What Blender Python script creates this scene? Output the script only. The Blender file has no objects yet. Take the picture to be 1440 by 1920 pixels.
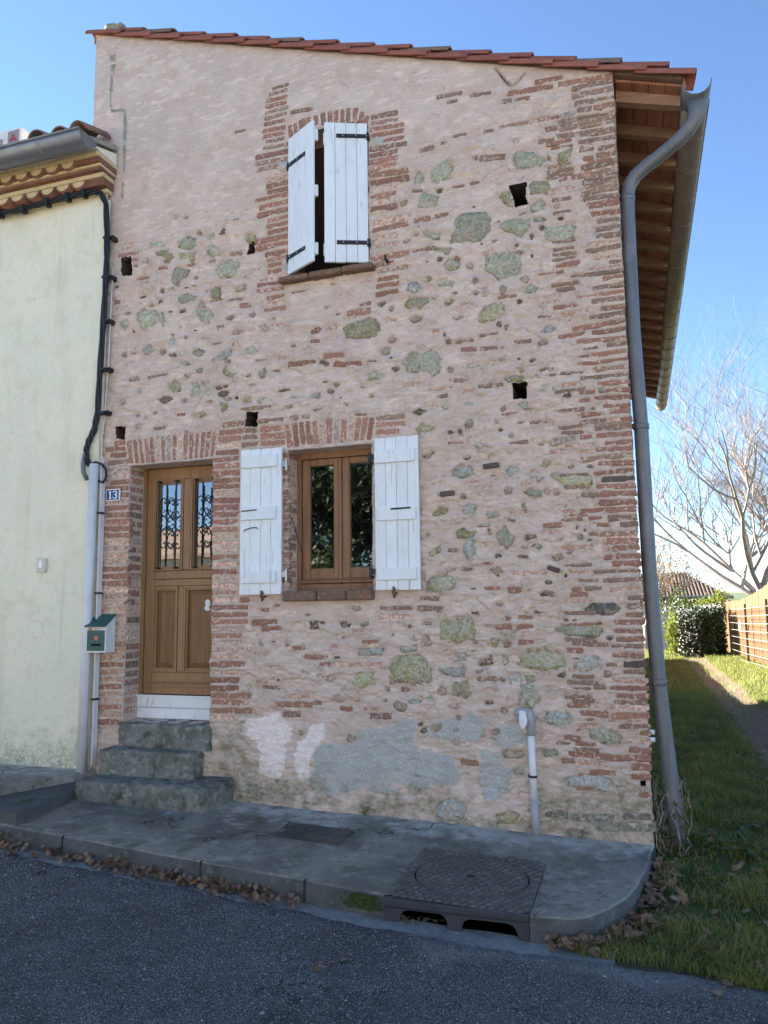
import bpy, math, random
import numpy as np
from mathutils import Vector, Matrix
random.seed(7); rng = np.random.default_rng(11)
R = math.radians
sc = bpy.context.scene
# ------------------------------------------------------------------ camera
cam_d = bpy.data.cameras.new('camera'); cam = bpy.data.objects.new('camera', cam_d)
sc.collection.objects.link(cam); sc.camera = cam
PIT, ROL, YAW = .1236, -.0132, .319
_f = Vector((-math.sin(YAW)*math.cos(PIT), math.cos(YAW)*math.cos(PIT), math.sin(PIT)))
_r = Vector((math.cos(YAW), math.sin(YAW), 0)); _u = _r.cross(_f)
_r2 = _r*math.cos(ROL)+_u*math.sin(ROL); _u2 = -_r*math.sin(ROL)+_u*math.cos(ROL)
cam.matrix_world = Matrix(((_r2.x, _u2.x, -_f.x, 0), (_r2.y, _u2.y, -_f.y, -5.6), (_r2.z, _u2.z, -_f.z, 1.6), (0, 0, 0, 1)))
cam_d.sensor_fit = 'VERTICAL'; cam_d.sensor_height = 36; cam_d.lens = 1430/1920*36
cam_d.clip_start = .05; cam_d.clip_end = 4000
# ------------------------------------------------------------------ light
SUN_AZ, SUN_EL = R(69), R(22)            # azimuth measured from +Y towards -X
world = bpy.data.worlds.new('World'); sc.world = world; world.use_nodes = True
wn = world.node_tree; wn.nodes.clear()
sky = wn.nodes.new('ShaderNodeTexSky'); sky.sky_type = 'NISHITA'; sky.sun_disc = False
sky.sun_elevation = SUN_EL; sky.sun_rotation = -SUN_AZ
sky.altitude = 150; sky.air_density = .75; sky.dust_density = 0; sky.ozone_density = 3.0
bg = wn.nodes.new('ShaderNodeBackground'); bg.inputs[1].default_value = .05
wo = wn.nodes.new('ShaderNodeOutputWorld')
wn.links.new(sky.outputs[0], bg.inputs[0]); wn.links.new(bg.outputs[0], wo.inputs[0])
sun_d = bpy.data.lights.new('sun', 'SUN'); sun_d.energy = 5.0; sun_d.angle = R(.5); sun_d.color = (1, .93, .82)
sun = bpy.data.objects.new('sun', sun_d); sc.collection.objects.link(sun)
sd = Vector((-math.sin(SUN_AZ)*math.cos(SUN_EL), math.cos(SUN_AZ)*math.cos(SUN_EL), math.sin(SUN_EL)))
sun.rotation_euler = sd.to_track_quat('Z', 'Y').to_euler()
vs = sc.view_settings; vs.view_transform = 'Standard'; vs.look = 'None'; vs.gamma = 1; vs.exposure = 2.88
vs.use_curve_mapping = False
sc.cycles.max_bounces = 8; sc.cycles.diffuse_bounces = 5

# ------------------------------------------------------------------ helpers
class MB:
    def __init__(s): s.v = []; s.f = []
    def add(s, v, f):
        o = len(s.v); s.v += [tuple(p) for p in v]; s.f += [tuple(i+o for i in q) for q in f]; return s
    def box(s, a, b, rot=None, piv=None):
        (x0, y0, z0), (x1, y1, z1) = a, b
        v = [Vector(p) for p in ((x0,y0,z0),(x1,y0,z0),(x1,y1,z0),(x0,y1,z0),(x0,y0,z1),(x1,y0,z1),(x1,y1,z1),(x0,y1,z1))]
        if rot is not None:
            piv = Vector(piv) if piv is not None else sum(v, Vector())/8
            v = [rot @ (p-piv)+piv for p in v]
        return s.add(v, [(0,3,2,1),(4,5,6,7),(0,1,5,4),(1,2,6,5),(2,3,7,6),(3,0,4,7)])
    def bevbox(s, a, b, c=.004):
        # box with chamfered edges (24 verts)
        a = Vector(a); b = Vector(b); m = (a+b)/2; h = (b-a)/2
        c = min(c, .45*min(h))
        import bmesh
        bm = bmesh.new(); bmesh.ops.create_cube(bm, size=1)
        for q in bm.verts: q.co = Vector((q.co.x*2*h.x, q.co.y*2*h.y, q.co.z*2*h.z))+m
        bmesh.ops.bevel(bm, geom=bm.edges[:], offset=c, segments=1, affect='EDGES')
        bm.verts.index_update()
        s.add([q.co.copy() for q in bm.verts], [[q.index for q in f.verts] for f in bm.faces]); bm.free(); return s
    def tube(s, pts, r, n=8, cap=True):
        pts = [Vector(p) for p in pts]; k = len(pts); rr = r if hasattr(r, '__len__') else [r]*k
        vs_ = []; prev = None
        for i, p in enumerate(pts):
            t = (pts[min(i+1, k-1)]-pts[max(i-1, 0)]).normalized()
            if prev is None:
                a = Vector((0, 0, 1)) if abs(t.z) < .9 else Vector((1, 0, 0)); u = t.cross(a).normalized()
            else:
                u = (prev-t*prev.dot(t)).normalized()
            prev = u; w = t.cross(u)
            for j in range(n):
                an = 2*math.pi*j/n; vs_.append(p+(u*math.cos(an)+w*math.sin(an))*rr[i])
        fs = [(i*n+j, i*n+(j+1) % n, (i+1)*n+(j+1) % n, (i+1)*n+j) for i in range(k-1) for j in range(n)]
        if cap: fs += [tuple(reversed(range(n))), tuple((k-1)*n+j for j in range(n))]
        return s.add(vs_, fs)
    def prism(s, poly, axis, a, b):
        # extrude a 2D polygon along an axis: 'y' poly=(x,z); 'x' poly=(y,z); 'z' poly=(x,y)
        def P(p, t): return {'y': (p[0], t, p[1]), 'x': (t, p[0], p[1]), 'z': (p[0], p[1], t)}[axis]
        n = len(poly); v = [P(p, a) for p in poly]+[P(p, b) for p in poly]
        f = [tuple(range(n)), tuple(reversed(range(n, 2*n)))]+[(i, i+n, (i+1) % n+n, (i+1) % n) for i in range(n)]
        return s.add(v, f)
    def obj(s, name, m, parent=None, smooth=False, **kw):
        me = bpy.data.meshes.new(name); me.from_pydata(s.v, [], s.f); me.validate()
        if not kw.pop('nofix', False):
            import bmesh
            if len(me.polygons) < 20000:
                bm = bmesh.new(); bm.from_mesh(me); bmesh.ops.recalc_face_normals(bm, faces=bm.faces[:]); bm.to_mesh(me); bm.free()
        return link(name, me, m, parent, smooth, **kw)
def link(name, me, m, parent=None, smooth=False, label=None, cat=None, group=None, kind=None):
    if m is not None: me.materials.append(m)
    o = bpy.data.objects.new(name, me); sc.collection.objects.link(o)
    if smooth: me.polygons.foreach_set('use_smooth', [True]*len(me.polygons))
    if parent is not None:
        o.parent = parent; o.matrix_parent_inverse = parent.matrix_world.inverted() if parent.type == 'EMPTY' else Matrix()
    return tag(o, label, cat, group, kind)
def tag(o, label=None, cat=None, group=None, kind=None):
    if label: o['label'] = label
    if cat: o['category'] = cat
    if group: o['group'] = group
    if kind: o['kind'] = kind
    return o
def thing(name, loc, label, cat, group=None):
    o = bpy.data.objects.new(name, None); o.empty_display_size = .1; o.location = loc
    sc.collection.objects.link(o); o.matrix_world = Matrix.Translation(loc)
    return tag(o, label, cat, group)
def rx(a): return Matrix.Rotation(a, 3, 'X')
def ry(a): return Matrix.Rotation(a, 3, 'Y')
def rz(a): return Matrix.Rotation(a, 3, 'Z')

# ------------------------------------------------------------------ materials (noise in world metres)
def mat(name, base, rough=.85, layers=(), bumps=(), spec=.3, metal=0, objvar=0, attr=None, stretch=None, extra=None, trans=0):
    m = bpy.data.materials.new(name); m.use_nodes = True; nt = m.node_tree; N = nt.nodes; L = nt.links
    b = N['Principled BSDF']; b.inputs['Roughness'].default_value = rough
    b.inputs['Specular IOR Level'].default_value = spec; b.inputs['Metallic'].default_value = metal
    geo = N.new('ShaderNodeNewGeometry'); pos = geo.outputs['Position']
    if objvar:
        oi = N.new('ShaderNodeObjectInfo'); ad = N.new('ShaderNodeVectorMath'); ad.operation = 'MULTIPLY_ADD'
        L.new(oi.outputs['Random'], ad.inputs[0]); ad.inputs[1].default_value = (13, 7, 17); L.new(pos, ad.inputs[2]); pos = ad.outputs[0]
    spos = pos
    if stretch:
        vm = N.new('ShaderNodeVectorMath'); vm.operation = 'MULTIPLY'; vm.inputs[1].default_value = stretch; L.new(pos, vm.inputs[0]); spos = vm.outputs[0]
    def noise(kind, scale, detail=4, st=False):
        if kind == 'v':
            t = N.new('ShaderNodeTexVoronoi'); t.inputs['Scale'].default_value = scale; o = t.outputs['Distance']
        elif kind == 'c':
            t = N.new('ShaderNodeTexVoronoi'); t.inputs['Scale'].default_value = scale
            o = t.outputs['Color']
        else:
            t = N.new('ShaderNodeTexNoise'); t.inputs['Scale'].default_value = scale; t.inputs['Detail'].default_value = detail
            t.inputs['Roughness'].default_value = .6; o = t.outputs['Fac']
        L.new(spos if st else pos, t.inputs['Vector']); return o
    def mix(fac, c1, c2):
        x = N.new('ShaderNodeMix'); x.data_type = 'RGBA'
        if isinstance(fac, (int, float)): x.inputs[0].default_value = fac
        else: L.new(fac, x.inputs[0])
        for i, c in ((6, c1), (7, c2)):
            if isinstance(c, tuple): x.inputs[i].default_value = (*c, 1)
            else: L.new(c, x.inputs[i])
        return x.outputs[2]
    def rng_(src, lo, hi, out=1.0):
        r = N.new('ShaderNodeMapRange'); r.interpolation_type = 'SMOOTHSTEP'
        r.inputs[1].default_value = lo; r.inputs[2].default_value = hi; r.inputs[4].default_value = out
        L.new(src, r.inputs[0]); return r.outputs[0]
    def mul(a, c):
        x = N.new('ShaderNodeMath'); x.operation = 'MULTIPLY'; L.new(a, x.inputs[0])
        if isinstance(c, (int, float)): x.inputs[1].default_value = c
        else: L.new(c, x.inputs[1])
        return x.outputs[0]
    col = tuple(base)
    for ly in layers:      # (colour, noise kind, scale, lo, hi, amount, stretched?)
        c, k, s, lo, hi, am = ly[:6]
        col = mix(rng_(noise(k, s, 5, len(ly) > 6 and ly[6]), lo, hi, am), col, tuple(c))
    H = dict(N=N, L=L, noise=noise, mix=mix, rng=rng_, mul=mul, geo=geo, bsdf=b, pos=pos)
    if extra: col = extra(H, col)
    if objvar:
        hv = N.new('ShaderNodeHueSaturation'); r = N.new('ShaderNodeMapRange'); r.inputs[3].default_value = 1-objvar; r.inputs[4].default_value = 1+objvar
        L.new(oi.outputs['Random'], r.inputs[0]); L.new(r.outputs[0], hv.inputs['Value'])
        if isinstance(col, tuple): hv.inputs['Color'].default_value = (*col, 1)
        else: L.new(col, hv.inputs['Color'])
        col = hv.outputs[0]
    if isinstance(col, tuple): b.inputs['Base Color'].default_value = (*col, 1)
    else: L.new(col, b.inputs['Base Color'])
    nrm = None
    for bp in bumps:       # (kind, scale, strength, distance, stretched?)
        k, s, st, di = bp[:4]
        u = N.new('ShaderNodeBump'); u.inputs['Strength'].default_value = st; u.inputs['Distance'].default_value = di
        L.new(noise(k, s, 6, len(bp) > 4 and bp[4]), u.inputs['Height'])
        if nrm is not None: L.new(nrm, u.inputs['Normal'])
        nrm = u.outputs[0]
    if nrm is not None: L.new(nrm, b.inputs['Normal'])
    if trans:
        tr = N.new('ShaderNodeBsdfTranslucent'); ms = N.new('ShaderNodeMixShader'); ms.inputs[0].default_value = trans
        if isinstance(col, tuple): tr.inputs[0].default_value = (*col, 1)
        else: L.new(col, tr.inputs[0])
        L.new(b.outputs[0], ms.inputs[1]); L.new(tr.outputs[0], ms.inputs[2]); L.new(ms.outputs[0], N['Material Output'].inputs[0])
    return m
PLC = (.60, .485, .415)
def cracks(H, col, scale, width, warp, dark, mlo, mhi, amt=.85):
    # broken hairline cracks: warped Voronoi edges, shown only in patches
    N, L = H['N'], H['L']; t = N.new('ShaderNodeTexVoronoi'); t.feature = 'DISTANCE_TO_EDGE'; t.inputs['Scale'].default_value = scale
    w = N.new('ShaderNodeVectorMath'); w.operation = 'MULTIPLY_ADD'; nn = N.new('ShaderNodeTexNoise'); nn.inputs['Scale'].default_value = 5; nn.inputs['Detail'].default_value = 5
    L.new(H['geo'].outputs['Position'], nn.inputs['Vector']); L.new(nn.outputs['Color'], w.inputs[0]); w.inputs[1].default_value = (warp, warp, warp); L.new(H['geo'].outputs['Position'], w.inputs[2]); L.new(w.outputs[0], t.inputs['Vector'])
    f = H['mul'](H['rng'](t.outputs['Distance'], width, width*.15, amt), H['rng'](H['noise']('n', 1.7), mlo, mhi))
    return H['mix'](f, col, dark)
def wall_extra(H, col):
    col = cracks(H, col, 3.2, .012, .3, (.30, .235, .19), .54, .64, .4)
    N, L = H['N'], H['L']
    a = N.new('ShaderNodeAttribute'); a.attribute_name = 'mask'
    s = N.new('ShaderNodeSeparateColor'); L.new(a.outputs['Color'], s.inputs[0])
    n1 = H['noise']('n', 45); n2 = H['noise']('n', 9); n3 = H['noise']('n', 160)
    cem = H['mix'](H['rng'](n3, .3, .7), (.30, .31, .295), (.62, .635, .6))
    cem = H['mix'](H['rng'](n2, .4, .7, .5), cem, (.36, .35, .3))
    cem = H['mix'](H['rng'](n1, .5, .7, .45), cem, (.5, .5, .46))
    col = H['mix'](s.outputs[0], col, cem)
    wh = H['mix'](H['rng'](n1, .35, .7), (.9, .81, .76), (.78, .66, .59))
    col = H['mix'](s.outputs[1], col, wh)
    mo = H['mix'](H['rng'](n1, .4, .62), (.20, .20, .12), (.34, .31, .23))
    col = H['mix'](H['mul'](s.outputs[2], H['rng'](n2, .25, .6, .92)), col, mo)
    # darker render around bricks and stones (alpha = age)
    old = H['mix'](H['rng'](n1, .42, .62), (.40, .315, .255), (.60, .49, .41))
    col = H['mix'](H['mul'](a.outputs['Alpha'], H['rng'](n2, .35, .65, .75)), col, old)
    return col
M = {}
M['plaster'] = mat('plaster', PLC, .95, [((.70, .58, .50), 'n', 2.2, .4, .65, .7), ((.56, .42, .335), 'n', 5, .46, .66, .8), ((.80, .66, .56), 'n', 13, .5, .66, .75, True), ((.47, .38, .315), 'n', 24, .54, .68, .65, True), ((.56, .455, .38), 'n', 1.3, .46, .68, .6), ((.80, .68, .59), 'n', 38, .57, .68, .6, True), ((.42, .32, .25), 'n', 60, .6, .7, .55)],
    [('n', 70, .7, .008), ('n', 240, .6, .003), ('n', 22, .7, .016, True)], extra=wall_extra, stretch=(.45, 1, 1.3), spec=.15)
def bm_(name, c1, c2, c3, wash, wa, lo=.5):
    return mat(name, c1, .92, [(c2, 'n', 30, .4, .65, .8), (c3, 'n', 85, .52, .7, .7), (wash, 'n', 38, lo, lo+.13, wa), ((.12, .09, .075), 'n', 120, .63, .75, .7)], [('n', 120, .6, .005), ('n', 40, .5, .006)], objvar=.22, spec=.15)
WASH = (.64, .51, .425)
M['r'] = bm_('brick_red', (.35, .185, .13), (.285, .15, .108), (.42, .245, .18), WASH, .85, .53)
M['p'] = bm_('brick_washed', (.45, .245, .17), (.52, .34, .25), (.39, .19, .13), WASH, .95, .43)
M['d'] = bm_('brick_weathered', (.28, .175, .125), (.235, .165, .125), (.37, .3, .235), (.57, .455, .37), .85, .51)
M['w'] = bm_('brick_lichen', (.3, .2, .15), (.4, .36, .31), (.5, .47, .43), (.52, .46, .4), .9, .45)
M['n'] = bm_('brick_sooty', (.13, .1, .085), (.1, .08, .075), (.18, .13, .11), (.36, .31, .26), .5, .6)
M['T'] = M['w']; M['K'] = M['n']; M['N'] = M['n']; M['o'] = M['r']
def sm_(name, c1, c2, c3, c4=(.14, .14, .09)):
    return mat(name, c1, .95, [(c2, 'n', 17, .38, .58, .95), (c3, 'n', 42, .46, .6, .9), (c4, 'n', 75, .55, .66, .8), (WASH, 'n', 20, .52, .64, .85), ((.52, .53, .45), 'n', 55, .58, .68, .7)], [('v', 26, .9, .03), ('n', 45, 1, .02), ('n', 150, .8, .006), ('n', 16, 1, .03)], objvar=.22, spec=.15)
M['g'] = sm_('stone_green', (.50, .495, .36), (.60, .60, .49), (.43, .42, .27), (.28, .26, .17))
M['y'] = sm_('stone_ochre', (.50, .465, .28), (.58, .58, .45), (.44, .37, .16), (.28, .24, .13))
M['b'] = sm_('stone_blue', (.51, .53, .475), (.62, .645, .6), (.44, .435, .355), (.3, .285, .23))
M['c'] = sm_('stone_slate', (.22, .22, .18), (.3, .3, .26), (.15, .15, .12))
M['k'] = sm_('stone_dark', (.25, .205, .155), (.34, .28, .21), (.18, .145, .105))
M['m'] = sm_('stone_buff', (.56, .44, .35), (.62, .5, .41), (.46, .355, .27), (.31, .24, .18))
M['S'] = sm_('stone_grey_slab', (.3, .285, .22), (.36, .345, .28), (.24, .22, .15))
M['roof_tile'] = mat('roof_tile', (.33, .115, .075), .85, [((.26, .09, .065), 'n', 12, .4, .65, .8), ((.4, .2, .13), 'n', 40, .55, .75, .5)], [('n', 90, .3, .003)], objvar=.12)
M['old_tile'] = mat('old_tile', (.25, .15, .1), .9, [((.16, .12, .09), 'n', 14, .45, .65, .8), ((.32, .26, .19), 'n', 40, .55, .7, .7)], [('n', 80, .5, .005)], objvar=.15)
M['mortar'] = mat('mortar', (.36, .33, .27), .95, [((.22, .2, .15), 'n', 14, .45, .65, .8)], [('n', 40, .8, .02)])
M['rafter'] = mat('rafter_wood', (.27, .165, .1), .8, [((.2, .12, .075), 'n', 14, .45, .7, .8, True), ((.36, .25, .165), 'n', 30, .5, .7, .6, True)], [('n', 60, .4, .004, True)], objvar=.18, stretch=(.15, 1, 1))
M['soffit'] = mat('soffit_board', (.36, .155, .095), .85, [((.22, .095, .06), 'n', 8, .4, .65, .8, True), ((.45, .22, .14), 'n', 20, .55, .7, .6, True)], [('n', 60, .3, .003, True)], objvar=.2, stretch=(1, .2, 1))
M['zinc'] = mat('zinc', (.2, .205, .21), .42, [((.27, .275, .28), 'n', 5, .4, .7, .8), ((.22, .225, .23), 'n', 22, .5, .7, .5)], [('n', 30, .08, .004)], metal=.65, spec=.5)
M['pvc_grey'] = mat('zinc_pipe', (.14, .15, .165), .5, [((.19, .198, .21), 'n', 4, .4, .7, .7), ((.105, .11, .118), 'n', 26, .5, .68, .7, True), ((.25, .255, .26), 'n', 50, .6, .72, .5, True)], [('n', 9, .12, .01), ('n', 60, .1, .002)], spec=.5, metal=.25, stretch=(1, 1, .08))
M['gutter'] = mat('gutter_brown', (.185, .15, .12), .4, [((.235, .195, .155), 'n', 4, .4, .7, .7), ((.17, .14, .11), 'n', 18, .5, .72, .5)], [('n', 30, .06, .004)], metal=.3, spec=.5)
M['white_paint'] = mat('white_paint', (.76, .80, .83), .6, [((.68, .715, .74), 'n', 6, .5, .75, .8), ((.5, .5, .48), 'n', 40, .58, .7, .75, True), ((.36, .34, .31), 'n', 110, .68, .74, .8), ((.58, .56, .52), 'n', 2.2, .58, .78, .4), ((.69, .73, .755), 'n', 25, .5, .7, .6, True)], [('n', 45, .25, .003, True), ('n', 200, .2, .001)], stretch=(1, 1, .1), objvar=.035, spec=.4)
M['door_wood'] = mat('door_wood', (.305, .17, .077), .5, [((.235, .125, .058), 'n', 20, .42, .62, .8, True), ((.36, .22, .11), 'n', 60, .5, .7, .6, True), ((.2, .14, .075), 'n', 3, .5, .75, .5)], [('n', 90, .25, .002, True)], stretch=(1, 1, .07), spec=.45)
M['panel_wood'] = mat('panel_wood', (.225, .115, .045), .55, [((.17, .085, .035), 'n', 20, .42, .62, .8, True), ((.28, .16, .07), 'n', 60, .5, .7, .6, True)], [('n', 90, .25, .002, True)], stretch=(1, 1, .07), spec=.4)
M['win_wood'] = mat('win_wood', (.27, .145, .078), .55, [((.2, .105, .055), 'n', 20, .42, .62, .8, True), ((.33, .17, .08), 'n', 60, .5, .7, .5, True)], [('n', 90, .25, .002, True)], stretch=(1, 1, .08), spec=.4)
M['iron'] = mat('iron', (.022, .022, .026), .55, [((.05, .04, .035), 'n', 30, .55, .7, .6)], [('n', 90, .2, .001)], metal=.3, spec=.5)
M['rust'] = mat('rust', (.20, .09, .04), .85, [((.10, .05, .03), 'n', 60, .4, .6, .8)], [('n', 120, .4, .002)])
M['steel'] = mat('steel', (.42, .42, .42), .4, metal=.8, spec=.5)
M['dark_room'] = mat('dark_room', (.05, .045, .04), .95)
M['sill'] = mat('sill_tile', (.21, .115, .075), .9, [((.15, .11, .08), 'n', 12, .4, .6, .9), ((.3, .24, .17), 'n', 35, .5, .7, .7), ((.3, .27, .08), 'n', 7, .62, .72, .7)], [('n', 60, .6, .008)])
def glass_mat(name, tint, refl):
    m = bpy.data.materials.new(name); m.use_nodes = True; N = m.node_tree.nodes; L = m.node_tree.links
    N.remove(N['Principled BSDF']); g = N.new('ShaderNodeBsdfGlossy'); g.inputs['Roughness'].default_value = .015
    t = N.new('ShaderNodeBsdfTransparent'); t.inputs[0].default_value = (*tint, 1); x = N.new('ShaderNodeMixShader')
    fr = N.new('ShaderNodeFresnel'); fr.inputs[0].default_value = 1.5
    mp = N.new('ShaderNodeMapRange'); mp.inputs[3].default_value = refl; L.new(fr.outputs[0], mp.inputs[0]); L.new(mp.outputs[0], x.inputs[0])
    nz = N.new('ShaderNodeTexNoise'); nz.inputs['Scale'].default_value = 5; bu = N.new('ShaderNodeBump'); bu.inputs['Strength'].default_value = .05; bu.inputs['Distance'].default_value = .01
    ge = N.new('ShaderNodeNewGeometry'); L.new(ge.outputs['Position'], nz.inputs['Vector']); L.new(nz.outputs['Fac'], bu.inputs['Height']); L.new(bu.outputs[0], g.inputs['Normal'])
    L.new(t.outputs[0], x.inputs[1]); L.new(g.outputs[0], x.inputs[2]); L.new(x.outputs[0], N['Material Output'].inputs[0]); return m
M['glass'] = glass_mat('window_glass', (.8, .82, .82), .14)
M['door_glass'] = glass_mat('door_glass', (.6, .62, .62), .32)
M['curtain'] = mat('curtain', (.5, .5, .5), .9, [((.38, .38, .38), 'n', 30, .4, .6, .6, True)], stretch=(1, 1, .02))
M['cream'] = mat('cream_render', (.76, .745, .6), .95, [((.81, .77, .6), 'n', 1.6, .4, .65, .8), ((.66, .62, .44), 'n', 5, .5, .7, .55), ((.71, .67, .5), 'n', 16, .5, .68, .6), ((.6, .57, .42), 'n', 40, .58, .72, .4)], [('n', 60, .4, .005), ('n', 14, .4, .01), ('n', 180, .3, .002)], spec=.15)
def stain_extra(H, col):
    N, L = H['N'], H['L']; sp = N.new('ShaderNodeSeparateXYZ'); L.new(H['geo'].outputs['Position'], sp.inputs[0])
    n = H['noise']('n', 9); a = N.new('ShaderNodeMath'); a.operation = 'MULTIPLY_ADD'; L.new(n, a.inputs[0]); a.inputs[1].default_value = -.7; L.new(sp.outputs[2], a.inputs[2])
    d = H['rng'](a.outputs[0], .30, -.2, .9)
    col = cracks(H, col, 1.1, .004, .4, (.42, .39, .29), .5, .6, .6)
    return H['mix'](H['mul'](d, H['rng'](H['noise']('n', 45), .25, .62)), col, (.25, .27, .19))
M['cream_wall'] = mat('cream_wall', (.76, .745, .6), .95, [((.62, .585, .42), 'n', 7, .5, .68, .75, True), ((.81, .77, .6), 'n', 1.6, .4, .65, .8), ((.66, .62, .44), 'n', 5, .5, .7, .55), ((.71, .67, .5), 'n', 16, .5, .68, .6), ((.6, .57, .42), 'n', 40, .58, .72, .4)], [('n', 60, .4, .005), ('n', 14, .4, .01), ('n', 180, .3, .002)], spec=.15, extra=stain_extra, stretch=(1, 1, .05))
M['cornice'] = mat('cornice_render', (.62, .5, .29), .95, [((.54, .42, .24), 'n', 9, .4, .62, .8), ((.7, .6, .4), 'n', 20, .5, .68, .6), ((.3, .23, .14), 'n', 30, .6, .72, .5)], [('n', 50, .5, .008)])
M['cable'] = mat('cable_black', (.012, .013, .016), .5, spec=.4)
M['conduit'] = mat('conduit_grey', (.66, .665, .67), .5, [((.57, .575, .58), 'n', 6, .45, .7, .7), ((.36, .36, .33), 'n', 40, .6, .75, .4)], [('n', 20, .05, .003)], spec=.4)
M['conc'] = mat('step_concrete', (.2, .202, .178), .95, [((.13, .135, .11), 'n', 5, .4, .6, .9), ((.3, .302, .28), 'n', 16, .5, .66, .8), ((.06, .068, .042), 'n', 11, .5, .68, .8), ((.34, .34, .31), 'n', 70, .64, .74, .7)], [('n', 45, .7, .01), ('n', 160, .6, .004)], spec=.15)
def pave_extra(H, col):
    # paler cement skirt along the foot of the wall, dark hairline cracks
    N, L = H['N'], H['L']; sp = N.new('ShaderNodeSeparateXYZ'); L.new(H['geo'].outputs['Position'], sp.inputs[0])
    n = H['noise']('n', 4); a = N.new('ShaderNodeMath'); a.operation = 'MULTIPLY_ADD'; L.new(n, a.inputs[0]); a.inputs[1].default_value = 1.1; L.new(sp.outputs[1], a.inputs[2])
    col = H['mix'](H['mul'](H['rng'](a.outputs[0], .05, .55, .85), H['rng'](H['noise']('n', 9), .25, .6)), col, (.5, .5, .465))
    return cracks(H, col, .5, .006, .35, (.045, .042, .036), .42, .55, .9)
M['pave'] = mat('pavement_concrete', (.235, .222, .19), .93, [((.13, .124, .104), 'n', 1.7, .42, .6, .9), ((.33, .318, .283), 'n', 8, .5, .68, .7), ((.115, .12, .075), 'n', 5, .54, .68, .75), ((.09, .09, .085), 'n', 19, .57, .68, .7), ((.42, .42, .4), 'n', 130, .63, .72, .9)], [('n', 60, .5, .006), ('v', 190, .35, .004), ('n', 220, .5, .003)], spec=.2, extra=pave_extra)
M['kerb'] = mat('kerb_concrete', (.095, .102, .103), .93, [((.06, .068, .06), 'n', 5, .45, .65, .8), ((.15, .155, .152), 'n', 20, .5, .7, .7), ((.03, .05, .012), 'n', 3, .62, .7, .8)], [('n', 60, .6, .006), ('n', 200, .5, .003)], spec=.2)
def asph_extra(H, col):
    N, L = H['N'], H['L']
    t = N.new('ShaderNodeTexVoronoi'); t.inputs['Scale'].default_value = 135; L.new(H['geo'].outputs['Position'], t.inputs['Vector'])
    s = N.new('ShaderNodeSeparateColor'); L.new(t.outputs['Color'], s.inputs[0])
    col = H['mix'](H['rng'](s.outputs[0], .35, 1, .6), col, (.24, .24, .242))
    col = H['mix'](H['rng'](s.outputs[1], .93, .97, .8), col, (.5, .49, .48))
    col = H['mix'](H['rng'](t.outputs['Distance'], .42, .62, .85), col, (.024, .026, .03))
    col = cracks(H, col, .8, .007, .5, (.02, .021, .023), .45, .58, .9)
    sp = N.new('ShaderNodeSeparateXYZ'); L.new(H['geo'].outputs['Position'], sp.inputs[0]); n = H['noise']('n', 3.2)
    a = N.new('ShaderNodeMath'); a.operation = 'MULTIPLY_ADD'; L.new(n, a.inputs[0]); a.inputs[1].default_value = .7; L.new(sp.outputs[1], a.inputs[2])
    f = H['mul'](H['rng'](a.outputs[0], -1.45, -1.27, .85), H['rng'](sp.outputs[0], -1.7, -.7)); f = H['mul'](f, H['rng'](H['noise']('n', 40), .25, .6))
    col = H['mix'](f, col, H['mix'](H['rng'](H['noise']('n', 120), .4, .7), (.17, .17, .162), (.27, .27, .26)))
    return col
M['asphalt'] = mat('asphalt', (.135, .136, .14), .88, [((.09, .091, .094), 'n', .9, .42, .6, .85), ((.19, .19, .192), 'n', 3, .5, .66, .7), ((.045, .05, .033), 'n', 2.2, .58, .7, .75), ((.05, .052, .055), 'n', 9, .56, .7, .6)], [('v', 135, .9, .008), ('n', 60, .5, .01), ('n', 300, .5, .002)], spec=.3, extra=asph_extra)
M['dust'] = mat('dusty_verge', (.11, .11, .105), .95, [((.08, .08, .078), 'n', 8, .4, .65, .8), ((.15, .15, .14), 'n', 30, .5, .7, .6), ((.22, .22, .21), 'n', 170, .63, .72, .8)], [('n', 60, .6, .008), ('v', 160, .4, .004)], spec=.2)
M['cover_iron'] = mat('cover_iron', (.085, .08, .07), .75, [((.13, .122, .108), 'n', 18, .45, .65, .8), ((.06, .056, .05), 'n', 40, .5, .7, .7)], [('n', 60, .4, .003)], metal=.15)
M['joint'] = mat('joint_dirt', (.035, .035, .03), .95)
M['channel'] = mat('channel_concrete', (.25, .252, .24), .93, [((.17, .172, .165), 'n', 5, .42, .62, .85), ((.32, .32, .31), 'n', 30, .5, .7, .6), ((.1, .1, .09), 'n', 14, .58, .7, .7)], [('n', 60, .6, .006)], spec=.2)
M['cast_iron'] = mat('cast_iron', (.115, .105, .09), .8, [((.165, .155, .138), 'n', 12, .45, .65, .8), ((.085, .078, .07), 'n', 30, .5, .7, .7), ((.17, .16, .15), 'n', 90, .62, .72, .6)], [('n', 60, .5, .004)], metal=.15, spec=.4)
M['iron_face'] = mat('iron_face', (.045, .05, .062), .62, [((.034, .037, .046), 'n', 10, .45, .65, .8), ((.06, .052, .045), 'n', 25, .58, .7, .6)], [('n', 60, .35, .004)], metal=.15, spec=.4)
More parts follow.
